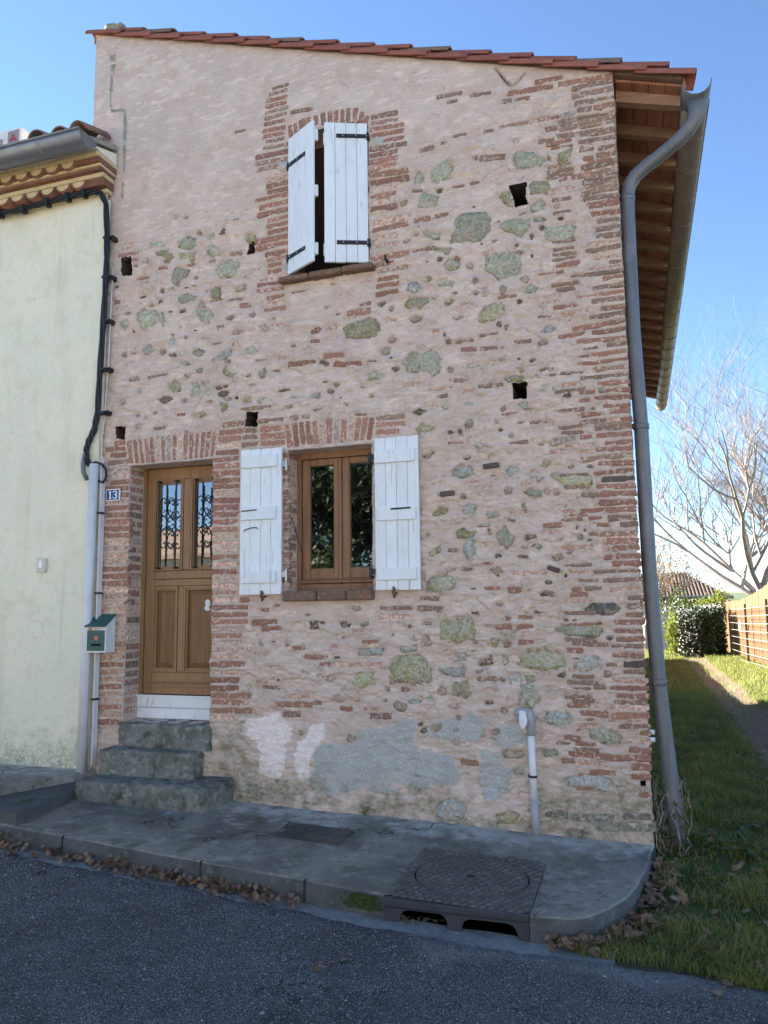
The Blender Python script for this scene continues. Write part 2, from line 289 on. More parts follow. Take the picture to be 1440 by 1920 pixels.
def ground_extra(H, col):
    N, L = H['N'], H['L']; sp = N.new('ShaderNodeSeparateXYZ'); L.new(H['geo'].outputs['Position'], sp.inputs[0])
    n = H['noise']('n', 2.5); a = N.new('ShaderNodeMath'); a.operation = 'MULTIPLY_ADD'; L.new(n, a.inputs[0]); a.inputs[1].default_value = .35; L.new(sp.outputs[0], a.inputs[2])
    d1 = H['rng'](a.outputs[0], 1.28, 1.4); d2 = H['rng'](a.outputs[0], 2.05, 1.9)
    yy = H['rng'](sp.outputs[1], 24, 18); y2 = H['rng'](sp.outputs[1], -1.0, .5)
    dirt = H['mix'](H['rng'](H['noise']('n', 25), .35, .65), (.13, .095, .065), (.25, .2, .145))
    col = H['mix'](H['mul'](H['mul'](H['mul'](d1, d2), yy), y2), col, dirt)
    return H['mix'](H['rng'](sp.outputs[1], -.9, -1.5, .9), col, (.09, .075, .055))
M['ground'] = mat('ground_turf', (.08, .105, .035), .95, [((.08, .095, .025), 'n', 1.2, .4, .65, .8), ((.04, .055, .014), 'n', 6, .5, .7, .7), ((.09, .07, .035), 'n', 14, .58, .72, .5)], [('n', 30, .8, .03)], spec=.1, extra=ground_extra)
M['grass'] = mat('grass_blade', (.26, .29, .08), .6, [((.18, .215, .055), 'n', 3, .4, .6, .8), ((.33, .325, .1), 'n', 1.3, .5, .7, .7), ((.22, .18, .1), 'n', 45, .55, .64, .8)], spec=.3, trans=.45)
M['weed'] = mat('weed_leaf', (.045, .085, .022), .6, [((.07, .115, .03), 'n', 30, .4, .6, .8)], spec=.35, trans=.25, objvar=.15)
M['dead_leaf'] = mat('dead_leaf', (.24, .155, .1), .85, [((.15, .095, .065), 'n', 9, .4, .6, .9), ((.36, .265, .19), 'n', 16, .5, .65, .8), ((.3, .17, .04), 'n', 7, .62, .7, .7)], spec=.2, trans=.15)
M['bark'] = mat('bark', (.28, .24, .215), .9, [((.36, .315, .285), 'n', 6, .4, .6, .8)], spec=.15)

# ------------------------------------------------------------------ facade survey, millimetres on the wall plane (x, z)
BRICKS=[(-2840,6139,-2678,6147,39,'d'),(-2867,6092,-2687,6102,38,'d'),(-2897,6038,-2692,6033,42,'r'),(-2902,5982,-2696,5981,42,'r'),(-2911,5926,-2678,5934,38,'d'),(-2910,5874,-2695,5877,38,'d'),(-2910,5821,-2704,5818,39,'r'),(-2928,5760,-2704,5752,42,'r'),(-2931,5703,-2709,5701,42,'r'),(-2900,5653,-2712,5650,35,'d'),(-2927,5598,-2668,5586,35,'d'),(-2995,5525,-2664,5525,48,'r'),(-2994,5465,-2677,5450,45,'d'),(-2988,5403,-2765,5403,42,'d'),(-2898,5345,-2668,5349,34,'p'),(-2897,5290,-2659,5290,44,'p'),(-2888,5236,-2659,5242,45,'r'),(-2879,5175,-2658,5183,44,'r'),(-2995,5120,-2658,5132,41,'r'),(-2958,5053,-2658,5065,44,'r'),(-2979,4989,-2658,4998,47,'r'),(-2877,4920,-2658,4925,37,'r'),(-2882,4865,-2658,4872,43,'r'),(-2871,4806,-2658,4813,41,'r'),(-2992,4742,-2657,4747,53,'r'),(-2987,4681,-2657,4685,46,'r'),(-2893,4611,-2657,4619,40,'r'),(-2884,4563,-2657,4564,37,'r'),(-2875,4512,-2743,4515,37,'r'),(-2874,4455,-2743,4459,40,'r'),(-2953,4396,-2708,4391,37,'p'),(-2974,4349,-2708,4343,33,'r'),(-2973,4294,-2708,4291,39,'r'),(-2878,4219,-2708,4222,39,'r'),(-2890,4163,-2708,4170,36,'p'),(-2898,4112,-2699,4112,36,'r'),(-1915,5659,-1685,5652,46,'d'),(-1921,5603,-1686,5595,36,'d'),(-1930,5550,-1631,5533,43,'r'),(-1922,5494,-1632,5479,43,'r'),(-1817,5431,-1633,5424,33,'r'),(-1932,5374,-1610,5360,46,'d'),(-1932,5316,-1691,5309,43,'r'),(-1933,5259,-1691,5253,43,'r'),(-1934,5197,-1700,5198,46,'r'),(-1934,5139,-1599,5128,48,'r'),(-1935,5074,-1600,5064,52,'r'),(-1936,5004,-1711,5006,39,'p'),(-1936,4949,-1712,4950,41,'r'),(-1929,4893,-1713,4894,39,'p'),(-1934,4839,-1698,4835,48,'r'),(-1931,4725,-1606,4730,51,'p'),(-1924,4660,-1607,4667,45,'r'),(-1925,4588,-1702,4589,35,'p'),(-1917,4523,-1703,4518,35,'p'),(-1935,4414,-1604,4418,50,'r'),(-1895,4360,-1737,4366,35,'r'),(-1880,4303,-1613,4308,34,'d'),(-1881,4232,-1700,4235,35,'r'),(-1890,4178,-1701,4181,37,'r'),(-1906,4110,-1702,4116,38,'r'),(-1353,5705,-1138,5699,39,'d'),(-1079,5653,-914,5645,32,'d'),(-1269,5645,-1185,5641,26,'d'),(-1502,5269,-1378,5283,44,'d'),(-1331,5297,-1278,5298,29,'d'),(-1231,5339,-1117,5342,22,'d'),(-983,5332,-895,5325,31,'d'),(-1012,5099,-844,5080,43,'d'),(-1074,5119,-1034,5113,38,'d'),(-1560,4678,-1429,4675,41,'r'),(-1580,4419,-1396,4424,31,'d'),(-2148,3979,-1948,3983,56,'r'),(-2027,4041,-1939,4052,21,'d'),(-3203,5807,-3092,5809,25,'d'),(-2660,5877,-2450,5863,42,'d'),(-1571,4939,-1485,4930,22,'d'),(-1241,4906,-1144,4907,25,'d'),(-1099,4909,-1025,4906,27,'d'),(-567,5645,-351,5640,47,'r'),(-777,5603,-423,5581,45,'r'),(-391,5583,-21,5556,44,'r'),(-287,5525,-11,5518,36,'d'),(-286,5461,-8,5453,43,'d'),(-268,5392,-6,5378,37,'d'),(-258,5330,-148,5327,37,'d'),(-136,5326,-21,5321,38,'r'),(-389,5328,-265,5320,35,'w'),(-398,5272,-12,5254,38,'d'),(-394,5212,-14,5201,38,'d'),(-421,5156,-18,5128,43,'d'),(-554,5151,-432,5142,38,'d'),(-263,5081,-15,5067,32,'d'),(-256,5011,-144,5001,40,'d'),(-123,4996,-12,4993,37,'d'),(-226,4938,-153,4933,32,'r'),(-132,4945,-9,4939,37,'d'),(-254,4869,-6,4872,45,'d'),(-852,5338,-464,5334,33,'d'),(-1083,5662,-908,5642,34,'d'),(-825,5541,-747,5532,37,'d'),(-727,5535,-610,5528,33,'r'),(-452,5328,-389,5330,33,'d'),(-1071,5117,-1031,5111,36,'d'),(-1015,5105,-814,5077,44,'d'),(-462,5072,-301,5064,14,'r'),(-971,5329,-905,5321,17,'d'),(-411,4802,-351,4800,36,'r'),(-326,4808,-154,4802,37,'r'),(-147,4812,-30,4803,33,'d'),(-239,4741,-10,4735,38,'d'),(-248,4684,-8,4670,42,'d'),(-239,4611,-6,4595,38,'d'),(-201,4537,-3,4530,35,'r'),(-198,4480,-6,4471,35,'r'),(-153,4419,-5,4411,30,'d'),(-162,4359,-8,4351,33,'d'),(-159,4301,-9,4294,36,'d'),(-232,4247,-161,4245,28,'p'),(-156,4246,-6,4234,30,'p'),(-207,4141,-10,4143,23,'p'),(-462,4127,-290,4128,33,'r'),(-76,4094,-1,4092,25,'d'),(-359,4021,-62,4019,30,'d'),(-598,4071,-405,4066,21,'r'),(-128,3970,-7,3977,29,'r'),(-206,3909,-10,3911,30,'d'),(-325,3854,-7,3861,22,'r'),(-216,3810,-4,3811,33,'d'),(-500,3800,-322,3800,30,'r'),(-150,3747,-110,3745,32,'d'),(-92,3747,-13,3748,32,'r'),(-448,3736,-213,3747,30,'p'),(-239,3688,2,3699,29,'d'),(-610,3745,-514,3738,25,'r'),(-576,3843,-449,3856,21,'p'),(-395,3688,-284,3685,22,'p'),(-363,3621,-113,3638,29,'r'),(-111,3641,-5,3642,25,'d'),(-231,3579,-8,3581,32,'r'),(-471,3572,-277,3581,25,'r'),(-338,3518,0,3512,27,'r'),(-121,3466,9,3468,34,'d'),(-312,3453,-190,3459,15,'d'),(-239,3401,12,3410,32,'r'),(-355,3404,-256,3403,15,'d'),(-340,3345,-190,3346,24,'r'),(-178,3350,-36,3352,24,'r'),(-226,3295,11,3292,31,'d'),(-321,3238,14,3237,29,'d'),(-465,3293,-307,3285,20,'d'),(-208,3187,17,3179,32,'r'),(-149,3128,14,3127,31,'r'),(-332,3131,-228,3124,27,'r'),(-236,3080,17,3071,29,'r'),(-328,3070,-265,3071,22,'r'),(-177,3014,14,3010,27,'r'),(-327,2967,-162,2964,27,'r'),(-133,2973,12,2968,33,'r'),(-347,2909,-215,2911,26,'d'),(-204,2916,-159,2916,19,'d'),(-142,2914,-58,2911,21,'p'),(-52,2911,20,2911,30,'r'),(-241,2853,12,2855,40,'d'),(-346,2796,-260,2795,31,'r'),(-232,2799,9,2802,35,'r'),(-178,2746,6,2743,28,'r'),(-236,2697,9,2696,33,'r'),(-353,2634,7,2649,31,'d'),(-230,2599,15,2592,29,'r'),(-337,2735,-246,2734,33,'p'),(-345,2694,-254,2689,36,'p'),(-261,2527,-126,2533,28,'r'),(-115,2540,12,2537,28,'d'),(-201,2481,14,2479,38,'n'),(-249,2428,17,2426,32,'r'),(-347,2378,-240,2380,28,'d'),(-229,2377,20,2374,33,'r'),(-231,2316,17,2310,37,'r'),(-375,2258,-200,2264,28,'r'),(-195,2258,-101,2255,33,'r'),(-46,2262,14,2264,26,'r'),(-181,2199,17,2201,42,'d'),(-101,2149,20,2155,34,'d'),(-250,2156,-172,2157,26,'r'),(-315,2094,-253,2095,23,'d'),(-242,2091,17,2095,32,'d'),(-217,2036,19,2035,37,'r'),(-225,1981,-169,1981,30,'p'),(-158,1984,22,1989,35,'r'),(-216,1925,-161,1927,37,'r'),(-134,1926,24,1929,38,'r'),(-158,1875,22,1881,30,'r'),(-310,2205,-214,2206,26,'r'),(-550,2770,-386,2805,38,'T'),(-1056,2634,-941,2640,37,'K'),(-1388,2439,-1280,2445,35,'N'),(-1206,3561,-1085,3556,37,'r'),(-1243,3631,-1109,3634,23,'d'),(-797,3575,-669,3568,30,'d'),(-1215,3232,-1101,3233,33,'p'),(-1081,3257,-975,3258,23,'d'),(-944,3261,-894,3260,18,'d'),(-1409,3207,-1318,3217,26,'d'),(-633,2167,-505,2173,35,'r'),(-563,2295,-459,2307,28,'p'),(-490,2261,-398,2263,28,'p'),(-509,2203,-355,2207,24,'d'),(-629,2120,-547,2120,29,'p'),(-759,2089,-676,2094,33,'d'),(-897,2224,-832,2216,19,'d'),(-468,2361,-371,2364,29,'p'),(-452,2744,-348,2742,26,'p'),(-1437,3741,-1351,3733,26,'p'),(-4050,3648,-3843,3662,25,'d'),(-4398,4845,-4164,4842,41,'r'),(-4242,4785,-4186,4782,26,'r'),(-4232,4722,-4179,4714,34,'r'),(-4376,4913,-4233,4904,35,'p'),(-4345,4955,-4232,4951,29,'p'),(-3244,4677,-3114,4673,38,'r'),(-3661,4634,-3585,4640,28,'r'),(-3253,4252,-3109,4247,21,'d'),(-3137,4193,-3037,4188,40,'r'),(-3736,3281,-3647,3278,29,'r'),(-3450,3368,-3385,3368,26,'r'),(-3119,3271,-2828,3269,28,'d'),(-4431,4410,-4366,4403,37,'r'),(-2809,3573,-2754,3573,18,'r'),(-2937,3152,-2712,3148,30,'d'),(-2675,3614,-2424,3613,42,'r'),(-2349,3645,-2169,3635,45,'r'),(-2266,3572,-2030,3554,37,'r'),(-1891,4029,-1811,4029,20,'d'),(-2035,4040,-1939,4045,21,'d'),(-2544,3675,-2459,3679,34,'p'),(-3282,3150,-3072,3153,43,'r'),(-3067,3085,-2957,3081,40,'d'),(-2922,3078,-2734,3076,46,'r'),(-3313,3087,-3087,3078,43,'r'),(-3325,3030,-3102,3026,46,'r'),(-3093,3026,-2949,3024,37,'d'),(-2921,3023,-2704,3014,48,'r'),(-3344,2974,-3105,2965,41,'p'),(-3097,2962,-2949,2961,34,'d'),(-2925,2959,-2701,2955,42,'r'),(-3346,2912,-3128,2907,41,'r'),(-3366,2853,-3119,2852,34,'r'),(-3365,2796,-3118,2790,45,'r'),(-3369,2736,-3118,2733,46,'r'),(-3368,2674,-3109,2669,40,'r'),(-3370,2624,-3109,2619,40,'r'),(-3369,2564,-3116,2559,37,'p'),(-3368,2503,-3118,2496,45,'r'),(-3367,2444,-3130,2441,45,'r'),(-3369,2383,-3121,2377,45,'r'),(-3368,2323,-3121,2319,42,'r'),(-3367,2263,-3120,2256,39,'r'),(-3369,2200,-3127,2197,36,'p'),(-3368,2144,-3119,2141,33,'p'),(-3369,2088,-3118,2083,36,'p'),(-3368,2029,-3125,2027,39,'r'),(-3367,1969,-3132,1966,36,'p'),(-3371,1909,-3139,1909,44,'r'),(-3370,1851,-3138,1851,38,'p'),(-3369,1793,-3130,1791,38,'p'),(-3368,1734,-3129,1733,39,'p'),(-3367,1672,-3129,1675,38,'p'),(-3366,1610,-3028,1610,41,'r'),(-3365,1551,-3028,1553,40,'r'),(-3367,1494,-3035,1494,40,'r'),(-2997,1489,-2765,1490,43,'r'),(-2906,1437,-2728,1437,42,'r'),(-3366,1432,-3126,1438,35,'p'),(-3365,1376,-3087,1379,41,'r'),(-3364,1323,-3217,1325,38,'p'),(-3201,1322,-3086,1325,38,'p'),(-3366,1265,-3216,1269,40,'p'),(-3200,1266,-2987,1270,42,'p'),(-3365,1208,-3025,1214,40,'p'),(-3364,1148,-3039,1154,43,'r'),(-3363,1080,-3099,1087,37,'p'),(-3362,1023,-3106,1027,42,'r'),(-3361,957,-3097,963,42,'r'),(-3360,900,-2992,902,42,'r'),(-3359,844,-3028,850,42,'r'),(-3367,780,-2990,788,42,'r'),(-3362,724,-3140,726,39,'p'),(-3106,1675,-3022,1676,38,'r'),(-4378,3076,-4263,3077,49,'r'),(-4465,3028,-4252,3021,43,'r'),(-4418,2968,-4242,2966,46,'r'),(-4443,2913,-4222,2904,43,'d'),(-4441,2852,-4220,2844,42,'p'),(-4438,2790,-4218,2784,39,'p'),(-4409,2728,-4216,2727,45,'r'),(-4496,2672,-4214,2669,42,'r'),(-4499,2612,-4212,2605,45,'r'),(-4497,2556,-4210,2546,38,'p'),(-4454,2494,-4208,2491,47,'r'),(-4446,2437,-4206,2432,47,'r'),(-4444,2377,-4204,2373,44,'r'),(-4495,2317,-4202,2310,47,'r'),(-4498,2258,-4200,2251,38,'r'),(-4495,2194,-4207,2190,41,'p'),(-4484,2139,-4205,2135,42,'p'),(-4491,2080,-4207,2077,38,'p'),(-4497,2022,-4205,2019,47,'p'),(-4498,1959,-4202,1955,44,'r'),(-4496,1896,-4200,1893,44,'r'),(-4493,1834,-4202,1834,44,'r'),(-4505,1779,-4200,1773,38,'p'),(-4503,1721,-4200,1719,43,'p'),(-4504,1660,-4203,1658,40,'p'),(-4507,1609,-4204,1606,40,'p'),(-4505,1547,-4211,1547,40,'p'),(-4508,1489,-4218,1490,37,'p'),(-4509,1429,-4215,1428,40,'p'),(-4510,1371,-4213,1371,40,'p'),(-4513,1311,-4215,1312,43,'r'),(-4516,1249,-4216,1251,40,'p'),(-4517,1192,-4216,1195,37,'p'),(-4514,1134,-4222,1138,42,'r'),(-4512,1067,-4220,1075,42,'p'),(-4513,1007,-4218,1012,42,'p'),(-4489,944,-4224,952,42,'r'),(-4508,880,-4222,890,36,'p'),(-4505,828,-4220,835,34,'p'),(-4503,772,-4227,783,45,'r'),(-4501,712,-4225,720,42,'p'),(-4498,649,-4223,656,47,'r'),(-1906,3028,-1666,3022,38,'r'),(-1913,2969,-1716,2964,38,'r'),(-1905,3082,-1665,3084,36,'d'),(-2713,2850,-2671,2849,37,'r'),(-2713,2798,-2670,2798,37,'p'),(-2713,2746,-2670,2746,37,'r'),(-2713,2694,-2670,2694,37,'r'),(-2713,2643,-2670,2642,37,'r'),(-2712,2591,-2670,2591,36,'p'),(-2712,2540,-2670,2539,37,'r'),(-2712,2488,-2670,2488,36,'r'),(-2712,2437,-2669,2437,36,'r'),(-2712,2386,-2669,2386,36,'p'),(-2712,2335,-2669,2335,36,'r'),(-2711,2284,-2669,2284,36,'r'),(-2711,2233,-2669,2233,36,'r'),(-2711,2182,-2669,2183,36,'p'),(-2711,2131,-2669,2132,36,'r'),(-2711,2081,-2669,2082,36,'r'),(-2711,2030,-2668,2031,36,'r'),(-2710,1980,-2668,1981,36,'p'),(-2710,1930,-2668,1931,36,'r'),(-2710,1879,-2668,1881,36,'r'),(-2710,1829,-2668,1831,36,'r'),(-2710,1779,-2668,1781,36,'p'),(-3102,1666,-3029,1668,34,'r'),(-2037,1332,-1906,1335,30,'r'),(-2630,1285,-2522,1285,31,'r'),(-2545,1214,-2326,1216,28,'r'),(-2401,1158,-2303,1162,33,'r'),(-2776,843,-2462,854,44,'r'),(-2454,861,-2379,863,35,'d'),(-2671,904,-2447,912,38,'p'),(-2172,889,-2063,894,35,'p'),(-2231,827,-2122,824,40,'r'),(-2714,772,-2553,777,41,'d'),(-1985,777,-1808,780,47,'d'),(-2035,826,-1934,829,31,'p'),(-2266,1214,-2221,1214,19,'n'),(-1591,1585,-1391,1572,45,'d'),(-1889,1588,-1633,1588,30,'d'),(-1904,1517,-1634,1518,37,'p'),(-2977,1236,-2841,1237,25,'p'),(-2274,1157,-1887,1163,38,'p'),(-161,1878,24,1877,37,'r'),(-289,1827,22,1827,16,'d'),(-400,1764,-267,1766,21,'r'),(-229,1763,-67,1766,25,'d'),(-37,1764,31,1769,28,'d'),(-352,1710,-244,1711,31,'d'),(-195,1697,21,1700,26,'p'),(-448,1695,-388,1698,39,'r'),(-68,1637,24,1642,28,'d'),(-77,1582,21,1583,38,'d'),(-37,1526,22,1525,28,'d'),(-92,1522,-55,1522,30,'r'),(-174,1472,28,1474,30,'r'),(-171,1412,12,1411,31,'r'),(-162,1353,25,1357,30,'r'),(-195,1306,19,1311,23,'d'),(-198,1243,12,1244,33,'r'),(-238,1182,-164,1184,28,'d'),(-121,1181,30,1186,40,'n'),(-123,1134,22,1136,32,'d'),(-259,1122,-210,1123,43,'d'),(-206,1073,30,1070,30,'p'),(-227,1022,28,1025,30,'r'),(-174,967,31,972,30,'r'),(-524,955,-341,959,26,'d'),(-325,1030,-245,1029,27,'d'),(-471,1011,-351,1017,18,'d'),(-514,895,-356,899,31,'r'),(-332,896,-202,897,35,'p'),(-190,892,27,898,37,'p'),(-427,847,-241,844,37,'r'),(-217,837,24,845,40,'r'),(-172,768,27,775,27,'d'),(-42,724,30,726,30,'r'),(-92,667,27,669,37,'p'),(-113,617,24,611,37,'r'),(-527,567,-353,563,42,'r'),(-335,557,-86,557,42,'r'),(-74,555,21,560,34,'r'),(-567,515,-479,523,38,'r'),(-455,505,-264,505,34,'p'),(-185,491,-113,492,32,'p'),(-101,501,24,502,39,'r'),(-548,679,-435,671,38,'r'),(-601,635,-506,637,18,'d'),(-382,459,-212,451,29,'r'),(-122,440,-68,437,29,'r'),(-62,322,14,321,36,'r'),(-1077,1721,-956,1723,27,'r'),(-903,1708,-806,1709,43,'r'),(-1003,1443,-878,1446,37,'r'),(-848,1439,-729,1445,34,'r'),(-953,1313,-878,1316,40,'d'),(-842,1329,-733,1334,42,'r'),(-464,1327,-225,1318,23,'d'),(-504,1278,-386,1276,34,'r'),(-610,1867,-529,1838,29,'N'),(-1287,471,-1157,475,44,'r'),(-1088,1912,-1005,1910,19,'r'),(-650,1673,-572,1678,32,'d'),(-828,1516,-729,1508,26,'r'),(-930,1503,-882,1503,38,'r'),(-878,1832,-618,1825,38,'p'),(-356,97,27,114,53,'S'),(-520,140,-238,154,46,'S'),(-550,34,-413,38,61,'S'),(-696,153,-544,157,44,'S'),(-177,171,19,181,36,'S')]
ARCH=[(-2651,5625,-2665,5757,40,'r'),(-2603,5640,-2616,5772,40,'r'),(-2554,5664,-2563,5786,40,'d'),(-2511,5685,-2537,5797,40,'r'),(-2471,5696,-2488,5795,40,'r'),(-2416,5701,-2421,5796,40,'r'),(-2347,5694,-2355,5803,40,'d'),(-2287,5689,-2292,5806,40,'r'),(-2231,5680,-2232,5804,40,'r'),(-2178,5668,-2173,5802,40,'r'),(-2124,5652,-2118,5789,40,'d'),(-2066,5639,-2054,5779,40,'r'),(-2011,5624,-2000,5733,40,'r'),(-1970,5613,-1954,5681,40,'r'),(-4187,2884,-4228,3093,36,'r'),(-4131,2884,-4168,3095,36,'r'),(-4076,2884,-4109,3098,36,'r'),(-4021,2884,-4049,3100,36,'r'),(-3966,2883,-3990,3103,36,'r'),(-3912,2883,-3931,3104,36,'p'),(-3858,2883,-3873,3106,36,'r'),(-3804,2883,-3815,3107,36,'w'),(-3750,2883,-3757,3108,36,'r'),(-3697,2883,-3699,3108,36,'p'),(-3644,2883,-3642,3108,36,'r'),(-3591,2883,-3585,3108,36,'r'),(-3538,2883,-3528,3107,36,'r'),(-3486,2883,-3472,3106,36,'r'),(-3434,2883,-3416,3105,36,'r'),(-3382,2883,-3360,3104,36,'r'),(-2653,2916,-2685,3106,42,'r'),(-2593,2915,-2614,3112,42,'r'),(-2534,2917,-2554,3114,42,'r'),(-2474,2918,-2501,3114,42,'r'),(-2422,2917,-2439,3108,42,'r'),(-2364,2918,-2372,3107,42,'p'),(-2305,2917,-2307,3116,42,'r'),(-2247,2918,-2242,3110,42,'w'),(-2190,2916,-2176,3112,42,'r'),(-2133,2915,-2108,3108,42,'p'),(-2076,2916,-2049,3102,42,'r'),(-2025,2914,-1992,3097,42,'r'),(-1969,2913,-1938,3092,42,'r')]
